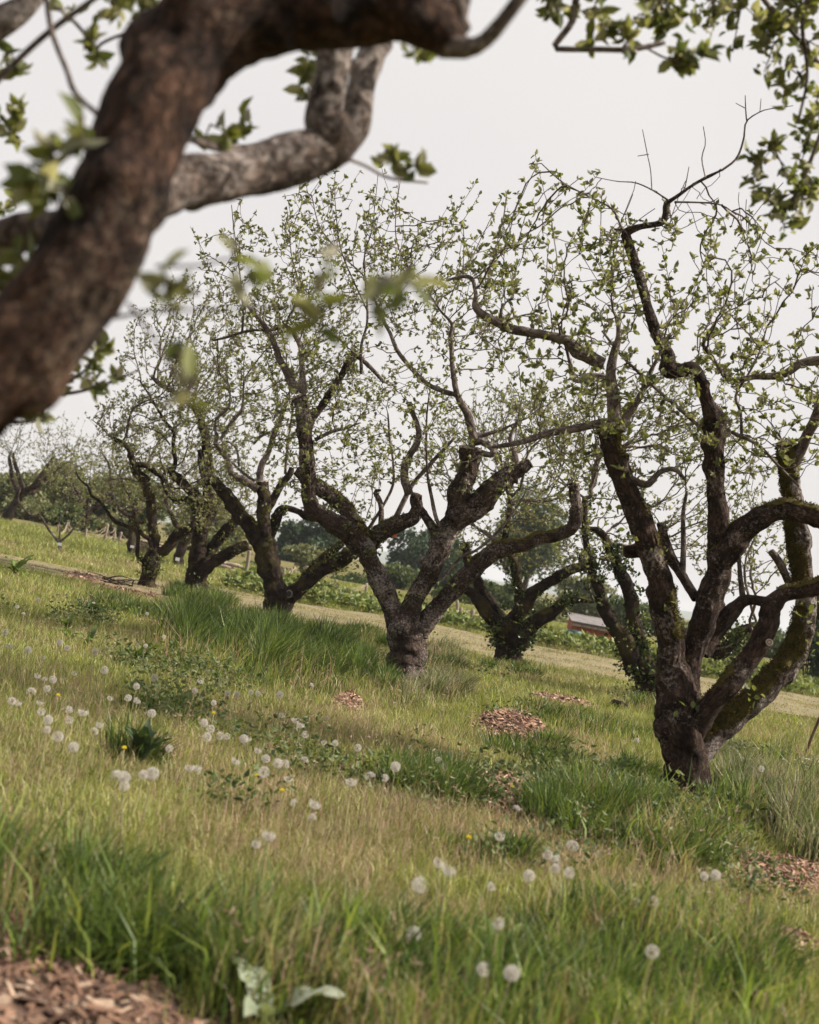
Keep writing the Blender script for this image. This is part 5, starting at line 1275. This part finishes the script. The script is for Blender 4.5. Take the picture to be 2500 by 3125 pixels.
Z6 = [(20, 182), (40, 237), (120, 250), (160, 38), (75, 60), (100, 97), (250, 232), (280, 264), (180, 290), (160, 355), (190, 372), (225, 372), (315, 347), (200, 412), (128, 450), (45, 495), (70, 502), (165, 495), (170, 535), (200, 565),
      (195, 610), (240, 640), (285, 522), (350, 522), (290, 560), (395, 608), (420, 570), (305, 685), (575, 408), (540, 457), (580, 463), (640, 514), (845, 385), (900, 477), (960, 435), (1000, 438), (1087, 435), (1180, 440), (1310, 408),
      (1188, 523), (1245, 542), (1270, 550), (1377, 538), (1290, 592), (1415, 628), (1510, 648), (1368, 622), (888, 580), (930, 600), (960, 602), (1030, 612), (1050, 615), (875, 605), (1090, 662), (1122, 700), (1170, 733), (1200, 727),
      (1285, 707), (1112, 773), (1215, 793), (993, 725), (800, 740), (830, 760), (490, 800), (520, 810), (520, 850), (600, 800), (640, 790), (715, 660), (1665, 750), (1560, 790), (1620, 795), (1480, 805), (1240, 900), (1330, 897), (1315, 957),
      (1135, 1020), (1080, 1068), (840, 240), (1012, 125), (690, 207), (620, 103), (395, 55), (610, 255), (440, 335), (400, 268), (820, 430), (862, 547), (650, 375), (465, 457), (1058, 430)]
Z7 = [(1040, 712), (450, 788), (380, 903), (680, 970), (580, 993), (618, 1028), (610, 1060), (670, 1080), (125, 1010), (165, 1050), (500, 1083), (345, 1120), (40, 1118), (370, 1287), (15, 1325), (310, 1478), (428, 1490), (1018, 1220), (948, 1228),
      (1235, 1105), (1280, 1115), (1020, 1400), (125, 560), (955, 500), (1480, 632)]
HALF = {(1135, 1020): 1, (845, 385): 1, (420, 570): 1, (1090, 662): 1, (1368, 622): 1, (1330, 897): 1, (180, 290): 1, (160, 355): 1, (315, 347): 1, (670, 1080): 2, (580, 993): 2, (125, 1010): 1, (165, 1050): 1, (680, 970): 3, (1240, 900): 3, (370, 1287): 2, (830, 760): 1, (290, 560): 2, (1215, 793): 1}
ZONES = [  # name, test on (x,y) in 1725-px units; first match wins
    ('in the big left-edge cluster', lambda x, y: x < 240 and 1465 < y < 1600),
    ('in the sparse group high at left', lambda x, y: x < 240 and y <= 1465),
    ('of the blurred lower left group', lambda x, y: x < 430 and y >= 1600),
    ('between left cluster and long grass', lambda x, y: x < 420 and y < 1600),
    ('along the long dark grass front', lambda x, y: x < 700 and y < 1510),
    ('in the row below the long grass', lambda x, y: x < 760 and 1510 <= y < 1580),
    ('in mid-slope below that row', lambda x, y: x < 860 and 1580 <= y < 1720),
    ('near the round chip patch', lambda x, y: x >= 860 and y < 1760),
    ('in the group below the chip patch', lambda x, y: 860 <= x < 1260 and y < 1960),
    ('low in the near blurred grass', lambda x, y: x < 1260),
    ('in the lower right grass', lambda x, y: True)]
ORD = ['leftmost', 'second from left', 'third from left', 'fourth from left', 'fifth from left', 'sixth from left', 'seventh from left', 'eighth from left', 'ninth from left', 'tenth from left', 'eleventh from left', 'twelfth from left',
       'thirteenth from left', 'fourteenth from left', 'fifteenth from left', 'sixteenth from left', 'seventeenth from left', 'eighteenth from left', 'nineteenth from left', 'twentieth from left']
rng = np.random.default_rng(31)
items = []
for fr, L in (('Z6', Z6), ('Z7', Z7)):
    for (x, y) in L:
        sx, sy = src(fr, x, y); items.append((sx / 1.44928, sy / 1.44928, HALF.get((x, y), int(rng.choice([0, 0, 0, 2, 3, 1])))))
zones = {}
for it in items:
    for k, (nm, t) in enumerate(ZONES):
        if t(it[0], it[1]): zones.setdefault(k, []).append(it); break
for k, L in zones.items():
    L.sort()
    for j, (x, y, kind) in enumerate(L):
        hi = int(rng.integers(0, 4)); h = HS[hi]
        p = on_ground('D', x, y, h)
        if p[1] > 13: hi, h = 0, HS[0]; p = on_ground('D', x, y, h)
        look = 'round white' if kind == 0 else ('half-blown white' if kind in (1, 3) else 'ragged white')
        root = empty('dandelion_clock', (p[0], p[1], float(gh(p[0], p[1]))), '%s dandelion clock, %s %s' % (look, ORD[min(j, 19)], ZONES[k][0]), 'dandelion', 'dandelion clocks in the grass')
        o = bpy.data.objects.new('stem', st_me[hi]); COL.objects.link(o); o.parent = root; o.rotation_euler = (0, 0, rng.uniform(0, 6.28))
        o = bpy.data.objects.new('seed_head', fl_me[kind]); COL.objects.link(o); o.parent = root; o.location = (0, 0, h + .004)
        s = rng.uniform(.58, .9); o.scale = (s, s, s); o.rotation_euler = (rng.normal() * .25, rng.normal() * .25, rng.uniform(0, 6.28))
        r = bpy.data.objects.new('receptacle', core_me); COL.objects.link(r); r.parent = root; r.location = (0, 0, h + .002)

# a few yellow dandelions
def yellow_mesh():
    rng = np.random.default_rng(8); n = 70
    a = rng.uniform(0, 6.28, n); e = rng.uniform(.15, 1.3, n)
    d = np.column_stack([np.cos(a) * np.cos(e), np.sin(a) * np.cos(e), np.sin(e)])
    V, F = leaf_arr(d * .002, d, .012 * rng.uniform(.8, 1.1, n), np.full(n, .003), rng)
    o = mesh_np('flower_head', V, F, None, M['yellow']); me = o.data; bpy.data.objects.remove(o); return me
ym = yellow_mesh()
for i, (fr, x, y, lab) in enumerate([('Z6', 245, 445, 'yellow dandelion flower in the left grass under the sparse clocks'), ('Z6', 900, 522, 'yellow dandelion flower in front of the long dark grass'), ('Z6', 620, 575, 'yellow dandelion flower left of centre near a dark thistle'),
                                     ('Z6', 1190, 845, 'yellow dandelion flower in the middle of the slope'), ('Z6', 1080, 775, 'yellow dandelion flower beside a leaning dry stem'), ('Z7', 435, 685, 'yellow dandelion flower on the round wood chip patch'),
                                     ('Z7', 250, 908, 'yellow dandelion flower left below the round chip patch'), ('Z6', 525, 663, 'yellow dandelion flower behind the left dock plant')]):
    p = on_ground(fr, x, y, .13)
    root = empty('dandelion', (p[0], p[1], float(gh(p[0], p[1]))), lab, 'dandelion', 'yellow dandelions')
    o = bpy.data.objects.new('stem', st_me[0]); COL.objects.link(o); o.parent = root
    o = bpy.data.objects.new('flower_head', ym); COL.objects.link(o); o.parent = root; o.location = (0, 0, .13)

# ------------------------------------------------------------------ dock plants and other broad leaves
def big_leaf(L, W, bend, seed, cols, wavy=.12):
    rng = np.random.default_rng(seed); n = 9
    t = np.linspace(0, 1, n); prof = np.sin(np.clip(t * 1.02, 0, 1) ** .75 * math.pi) ** .8 * W / 2 + .002
    ang = bend * t; xx = np.cumsum(np.cos(1.15 - ang * 1.6)) / n * L; zz = np.cumsum(np.sin(1.15 - ang * 1.6)) / n * L
    V, C = [], []
    for i in range(n):
        wv = wavy * W * math.sin(i * 1.9 + seed)
        V += [(xx[i], -prof[i], zz[i] + prof[i] * .35 + wv), (xx[i], 0, zz[i]), (xx[i], prof[i], zz[i] + prof[i] * .35 - wv)]
        C += [cols[seed % len(cols)]] * 3
    F = [(i * 3 + j, (i + 1) * 3 + j, (i + 1) * 3 + j + 1, i * 3 + j + 1) for i in range(n - 1) for j in range(2)]
    return np.array(V), F, np.array(C)
def dock(fr, x, y, label, n, L, W, cols, seed, upright=.5, bend=.9, cat='plant', name='dock_plant', group='broad-leaved plants in the grass'):
    rng = np.random.default_rng(seed); p = on_ground(fr, x, y)
    root = empty(name, (p[0], p[1], float(gh(p[0], p[1]))), label, cat, group)
    for i in range(n):
        l = L * rng.uniform(.65, 1.15)
        V, F, C = big_leaf(l, W * l / L * rng.uniform(.85, 1.15), bend * rng.uniform(.6, 1.3), seed + i, cols)
        o = mesh_np('leaf', V, F, None, M['weed'], root, cols=C * rng.uniform(.85, 1.15))
        o.rotation_euler = (0, -rng.uniform(0, upright), i / n * 6.28 + rng.uniform(-.4, .4))
GRN = [(.09, .14, .032), (.12, .17, .04), (.07, .11, .028)]
DKG = [(.04, .065, .03), (.05, .08, .034), (.032, .055, .026)]
PAL_G = [(.30, .34, .24), (.26, .30, .20), (.34, .37, .28)]
dock('Z6', 365, 245, 'bright broad-leaved dock plant in the open grass left of the long grass', 8, .20, .06, GRN, 801, .5)
dock('Z6', 585, 325, 'largest bright dock plant, beside the left end of the long grass', 11, .23, .065, GRN, 811, .5)
dock('Z6', 285, 225, 'small dock plant just left of another in the open grass', 6, .15, .05, GRN, 821, .5)
dock('Z6', 590, 725, 'dark upright thistle-like plant among the clocks at the left', 12, .20, .05, DKG, 831, .35, .5)
dock('Z6', 385, 115, 'wide dark dock plant below the S-bent tree', 10, .26, .09, DKG, 851, .2, 1.1)
dock('Z6', 280, 165, 'small bright dock plant above the pair in the open grass', 6, .17, .055, GRN, 861, .5)
dock('Y1', 150, 1770, 'light green leafy plant at the far left edge below the path', 10, .34, .10, GRN, 871, .4)
dock('Z7', 60, 720, 'dark leafy clump left of the round wood chip patch', 16, .20, .05, DKG, 881, .5, .8)
dock('Z7', 850, 700, 'long-bladed green plant in front of the right trunk', 12, .26, .035, GRN, 901, .4, 1.0)
dock('Z7', 380, 1450, 'green blades beside the pair of low clocks at the bottom', 9, .16, .03, GRN, 921, .3, .7)
dock('D', 555, 2165, 'pale furry grey-green leaf plant blurred at the bottom edge', 3, .25, .075, PAL_G, 941, .2, .7, name='mullein_plant')
dock('D', 290, 2010, 'pale drooping leafy plant at the edge of the chip mound', 5, .13, .03, PAL_G, 951, .5, 1.2, name='mullein_plant')
dock('Z7', 1650, 900, 'grey-green arching clump at the right edge below the stake', 22, .30, .018, [(.15, .18, .11), (.11, .14, .08)], 961, .6, 1.1, name='sedge_clump')
dock('Z7', 940, 860, 'dark trailing weed clump below the right trunk', 16, .20, .03, DKG, 991, .6, 1.0, name='weed_clump')

# white flowering weed at the right edge
p = on_ground('D', 1695, 1665)
root = empty('flowering_weed', (p[0], p[1], 0), 'white flowering weed at the foot of the leaning stake, right edge', 'plant')
rng = np.random.default_rng(12); n = 26
tops = np.column_stack([rng.normal(size=n) * .10, rng.normal(size=n) * .08, rng.uniform(.12, .24, n)])
v, f = seg_tubes(np.column_stack([tops[:, :2] * .3, np.zeros(n)]), tops, np.full(n, .0022), np.full(n, .0015), 4); mesh_np('stems', v, f, None, M['stem'], root)
ix = np.repeat(np.arange(n), 6); dn = unit(np.column_stack([rng.normal(size=(len(ix), 2)), np.full(len(ix), .5)]))
v, f = leaf_arr(tops[ix], dn, .012, .008, rng); mesh_np('flowers', v, f, None, M['petal'], root)
ix = np.repeat(np.arange(n), 8); v, f = leaf_arr(tops[ix] * rng.uniform(.2, .9, (len(ix), 1)), unit(rng.normal(size=(len(ix), 3))), .04, .016, rng); mesh_np('leaves', v, f, None, M['weed'], root, cols=np.tile(np.array((.07, .10, .035)), (len(v), 1)))

# ------------------------------------------------------------------ small man-made things
def pole(name, label, cat, p0, p1, r0, r1, mat, group=None, top=True):
    p0, p1 = np.asarray(p0, float), np.asarray(p1, float)
    o = None
    tb = tube(np.array([[*(p0 - np.array([0, 0, .05])), r0], [*((p0 + p1) / 2 + r0 * .3), (r0 + r1) / 2], [*p1, r1]]), max(.04, r0), 9, .08, 0, int(abs(p0[0]) * 97) % 89, .15)
    o = mesh_np(name, tb[0] - p0, tb[1], tb[2], M[mat]); o.location = p0
    return tag(o, label, cat, group)
# leaning stake at the right edge
g = on_ground('Y5', 1170, 2040); pole('garden_stake', 'thin brown wooden stake leaning at the right edge', 'stake', g, at('Y5', 1365, 1560, depth_of(g)), .013, .012, 'stake')
# posts behind the row
g = on_ground('Y2', 925, 1690); pole('fence_post', 'leaning pale post seen under the arm of the slim upright tree', 'post', g, at('Y2', 972, 1430, depth_of(g)), .05, .045, 'post')
g = on_ground('Y2', 968, 1700); pole('tree_guard', 'short dark tube guard beside the leaning pale post', 'tree guard', g, at('Y2', 985, 1605, depth_of(g)), .055, .055, 'black')
g = on_ground('Y2', 1020, 1720); pole('fence_post', 'thin short post right of the dark tube guard', 'post', g, at('Y2', 1040, 1600, depth_of(g)), .028, .026, 'post')
g = on_ground('Y4', 1512, 1300); pole('tree_guard', 'pale upright tube behind the big right tree', 'tree guard', g, at('Y4', 1530, 1080, depth_of(g)), .09, .09, 'guard')

# rope fence: posts with sagging pale stems woven between them
def fence(label, posts, d_add, sag, seed, rows):
    rng = np.random.default_rng(seed)
    pts = []
    for (fr, x, y, hpx, rad) in posts:
        g = on_ground(fr, x, y); d = depth_of(g); pts.append((g, hpx * FR[fr][2] * d / FPX, rad))
    root = empty('rope_fence', (pts[0][0][0], pts[0][0][1], 0), label, 'fence', 'rope fences at the field edge'); b = np.array([pts[0][0][0], pts[0][0][1], 0])
    for (g, h, rad) in pts:
        tb = tube(np.array([[*(g - [0, 0, .05]), rad], [g[0] + .01, g[1], g[2] + h * .5, rad * .95], [g[0] + rng.normal() * .03, g[1], g[2] + h, rad * .9]]), .08, 7, .06, 0, seed, .1)
        mesh_np('post', tb[0], tb[1], tb[2], M['post'], root, b)
    for i in range(len(pts) - 1):
        (g0, h0, _), (g1, h1, _) = pts[i], pts[i + 1]
        for r in range(rows):
            a = g0 + np.array([0, 0, h0 * rng.uniform(.35, .98)]); c = g1 + np.array([0, 0, h1 * rng.uniform(.35, .98)])
            m = (a + c) / 2 - np.array([0, 0, sag * rng.uniform(.4, 1.2) * np.linalg.norm(c - a) * .2]); m[2] = max(m[2], .05)
            tb = tube(np.array([[*a, .009], [*(a * .6 + m * .4 - [0, 0, .02]), .009], [*m, .008], [*(c * .6 + m * .4 - [0, 0, .02]), .009], [*c, .009]]), .15, 5, .1, 0, seed + r, .6)
            mesh_np('rope', tb[0], tb[1], tb[2], M['rope'], root, b)
fence('rope fence with pale posts behind the young apple tree', [('Y1', 600, 1330, 120, .04), ('Y1', 690, 1330, 170, .045), ('Y1', 890, 1370, 130, .035), ('Y1', 1095, 1400, 200, .05), ('Y1', 1185, 1410, 170, .05), ('Y1', 1245, 1425, 140, .045), ('Y1', 1420, 1460, 130, .04)], 0, 1.0, 41, 4)
fence('rope fence with weathered posts left of the middle tree', [('Y3', 180, 640, 110, .05), ('Y3', 235, 645, 120, .05), ('Y3', 272, 650, 135, .05), ('Y3', 375, 680, 165, .09), ('Y3', 640, 740, 110, .05), ('Y3', 900, 780, 120, .05)], 0, 1.0, 47, 5)
fence('sagging rope fence seen through the fork of the middle tree', [('Y3', 1120, 830, 110, .05), ('Y3', 1300, 850, 130, .05), ('Y3', 1500, 890, 120, .05), ('Y3', 1700, 930, 120, .05)], 0, 1.0, 53, 3)
fence('short brown rope fence left of the ivied vase-shaped tree', [('Y4', 20, 1230, 130, .04), ('Y4', 110, 1235, 120, .05), ('Y4', 200, 1250, 120, .05), ('Y4', 270, 1260, 110, .05)], 0, .8, 59, 5)

# log piles
def logs(label, fr, x, y, rows, per, L, r, seed, mess=.1, dd=None):
    rng = np.random.default_rng(seed); g = on_ground(fr, x, y)
    root = empty('log_pile', g, label, 'log pile')
    for a in range(rows):
        for k in range(per):
            yaw = rng.normal() * mess; c = np.array([rng.normal() * mess, (k - per / 2) * r * 2.2 + rng.normal() * mess * .3, r + a * r * 1.75]); hl = L / 2 * rng.uniform(.8, 1.1)
            dv = np.array([math.cos(yaw), math.sin(yaw), rng.normal() * mess * .3]) * hl
            rr = r * rng.uniform(.75, 1.15)
            tb = tube(np.array([[*(c - dv), rr], [*c, rr * 1.03], [*(c + dv), rr * .95]]), .12, 9, .10, 0, seed + a * 7 + k, .1)
            V = np.vstack([tb[0], c - dv]); n0 = len(tb[0]); F3 = np.vstack([tb[2], [((j + 1) % 9, j, n0) for j in range(9)]])
            mesh_np('log', V, tb[1], F3, M['log'], root)
logs('stack of pale split logs behind the S-bent tree', 'Y1', 1540, 1545, 6, 3, .75, .042, 61, .03)
logs('loose heap of pale logs under the arm of the slim upright tree', 'Y2', 800, 1605, 3, 4, .5, .05, 67, .16)

# plant tags
def tag_sign(label, fr, x, y, gx, gy, w, h):
    g = on_ground(fr, gx, gy); d = depth_of(g) - .12
    g = np.array([g[0], d, 0]); c = at(fr, x, y, d); s = FR[fr][2] * d / FPX
    root = empty('plant_tag', g, label, 'plant tag', 'white plant tags')
    hgt = c[2]
    mesh_np('stake', box_v((0, .012, hgt / 2 - .03), .022, .014, hgt + .04), BOXF, None, M['post'], root, smooth=False)
    o = mesh_np('plate', box_v((c[0] - g[0], 0, hgt), w * s, .006, h * s, rotx(-.12)), BOXF, None, M['tag'], root, smooth=False)
tag_sign('white plant tag on the trunk of the small young apple tree', 'Y1', 636, 1418, 640, 1500, 42, 32)
tag_sign('white plant tag before the dark thin trunk behind the S-bent tree', 'Y1', 1397, 1443, 1395, 1540, 40, 26)
tag_sign('white plant tag before the small trunk right of the S-bent tree', 'Y2', 386, 1500, 386, 1580, 34, 26)

# little shed with barrels
g = on_ground('Y4', 1120, 1352); d = depth_of(g); sc = .4058 * d / FPX
sh = empty('garden_shed', g, 'low red-sided shed with a pale felt roof, seen past the ivied trees', 'shed')
W, Dp, Hh = 330 * sc, 1.2, at('Y4', 1100, 1300, d)[2] + .11
mesh_np('front_wall', box_v((0, 0, Hh / 2), W * .92, .05, Hh), BOXF, None, M['redwall'], sh, smooth=False)
mesh_np('back_wall', box_v((0, Dp, Hh / 2 + .15), W * .92, .05, Hh + .3), BOXF, None, M['redwall'], sh, smooth=False)
for s in (-1, 1): mesh_np('side_wall', box_v((s * W * .46, Dp / 2, Hh / 2 + .05), .05, Dp - .06, Hh + .1), BOXF, None, M['redwall'], sh, smooth=False)
for k in range(7): mesh_np('board', box_v((-W * .4 + k * W * .8 / 6, -.035, Hh / 2), W * .11, .02, Hh * .96), BOXF, None, M['redwall'], sh, smooth=False)
mesh_np('roof', box_v((0, Dp / 2, Hh + .2), W * 1.06, Dp + .35, .04, rotx(.13)), BOXF, None, M['roof'], sh, smooth=False)
mesh_np('eave_board', box_v((0, -.16, Hh + .02), W * 1.04, .025, .07), BOXF, None, M['post'], sh, smooth=False)
for i, (x, lab) in enumerate(((930, 'left teal water barrel before the low shed'), (990, 'right teal water barrel before the low shed'))):
    c = at('Y4', x, 1345, d - 1.2); c[2] = 0
    h = at('Y4', x, 1292, d - 1.2)[2]
    r = empty('water_barrel', c, lab, 'barrel', 'teal barrels by the shed')
    n = 14; th = np.linspace(0, 2 * math.pi, n, endpoint=False); prof = [(.85, 0), (1, .15), (1.05, .5), (1, .85), (.9, .98)]
    V = np.vstack([np.column_stack([.21 * a * np.cos(th), .21 * a * np.sin(th), np.full(n, h * z)]) for a, z in prof]); F = [(a * n + j, a * n + (j + 1) % n, (a + 1) * n + (j + 1) % n, (a + 1) * n + j) for a in range(4) for j in range(n)]
    mesh_np('body', V, F, None, M['teal'], r)
    V = np.vstack([np.column_stack([.2 * a * np.cos(th), .2 * a * np.sin(th), np.full(n, h * z)]) for a, z in ((1.0, .97), (1.0, 1.03))] + [np.array([[0, 0, h * 1.05]])])
    mesh_np('lid', V, [(j, (j + 1) % n, n + (j + 1) % n, n + j) for j in range(n)], [(n + j, n + (j + 1) % n, 2 * n) for j in range(n)], M['teal'], r)

# framed dark board
g = on_ground('Y5', 610, 1255); d = depth_of(g); sc = .37106 * d / FPX; w, h = 85 * sc, 120 * sc
fb = empty('framed_board', g, 'small dark board in a pale wooden frame, seen past the mossy limb', 'board')
zc = h / 2 + .04
mesh_np('panel', box_v((0, 0, zc), w * .86, .02, h * .86), BOXF, None, M['black'], fb, smooth=False)
for s in (-1, 1):
    mesh_np('frame_rail', box_v((0, -.004, zc + s * h * .45), w * .86 - .004, .03, h * .08), BOXF, None, M['post'], fb, smooth=False)
    mesh_np('frame_stile', box_v((s * w * .47, -.004, zc), w * .08, .034, h * 1.04), BOXF, None, M['post'], fb, smooth=False)
    mesh_np('leg', box_v((s * w * .47, .03, zc * .5 - .02), .03, .03, zc + .04), BOXF, None, M['post'], fb, smooth=False)

# terracotta pot hanging behind the middle limb
c = at('Y3', 1158, 236, d2 + .12); n = 16; th = np.linspace(0, 2 * math.pi, n, endpoint=False)
prof = [(.022, .034), (.027, -.008), (.032, -.008), (.033, -.026), (.029, -.027)]
V = np.vstack([np.column_stack([r * np.cos(th), r * np.sin(th), np.full(n, z)]) for r, z in prof] + [np.array([[0, 0, .034]])])
F = [(a * n + j, a * n + (j + 1) % n, (a + 1) * n + (j + 1) % n, (a + 1) * n + j) for a in range(4) for j in range(n)]
pot = empty('hanging_pot', c, 'tiny terracotta pot hanging upside down from the middle tree', 'pot')
mesh_np('pot', V, F, [(j, (j + 1) % n, 5 * n) for j in range(n)], M['terracotta'], pot)
v, f = seg_tubes(np.array([[0, 0, .03]]), np.array([[0, 0, .13]]), np.array([.0015]), np.array([.0015]), 5); mesh_np('string', v, f, None, M['rope'], pot)

# low stump and fallen twigs
g = on_ground('Y4', 1330, 1900)
tb = tube(np.array([[*(g - [0, 0, .05]), .13], [*(g + [0, 0, .04]), .11], [*(g + [.01, 0, .10]), .085]]), .02, 20, .2, .08, 5, .1)
st = empty('tree_stump', g, 'low dark stump in the grass left of the ivied tree', 'stump')
mesh_np('body', tb[0], tb[1], tb[2], M['bark'], st, g, attrs={'bark': tb[3]})
g = on_ground('Y1', 1300, 1860)
root = empty('fallen_branch', g, 'tangle of dark fallen twigs at the foot of the S-bent tree', 'branch')
rng = np.random.default_rng(66)
for i in range(9):
    a = rng.normal(size=3) * np.array([.28, .15, .02]); a[2] = abs(a[2]) + .02; b = a + np.array([rng.uniform(-.5, .5), rng.uniform(-.3, .3), rng.uniform(0, .12)])
    tb = tube(np.array([[*a, .014], [*((a + b) / 2 + rng.normal(size=3) * .04), .010], [*b, .005]]), .04, 6, .1, 0, i, .3)
    mesh_np('twig', tb[0], tb[1], tb[2], M['bark'], root, attrs={'bark': tb[3]})

# ------------------------------------------------------------------ haze
hb = box_v((0, 1200, 15), 6000, 4400, 36)
hm, hn, hl = nodes_of('haze'); pv = hn.new('ShaderNodeVolumePrincipled'); pv.inputs['Color'].default_value = (.86, .90, .95, 1); pv.inputs['Density'].default_value = .00028
ho = hn.new('ShaderNodeOutputMaterial'); hl.new(pv.outputs[0], ho.inputs['Volume'])
HAZE = True
if HAZE: tag(mesh_np('haze', hb, BOXF, None, hm, smooth=False), 'thin pale air over the orchard', 'haze', kind='stuff')
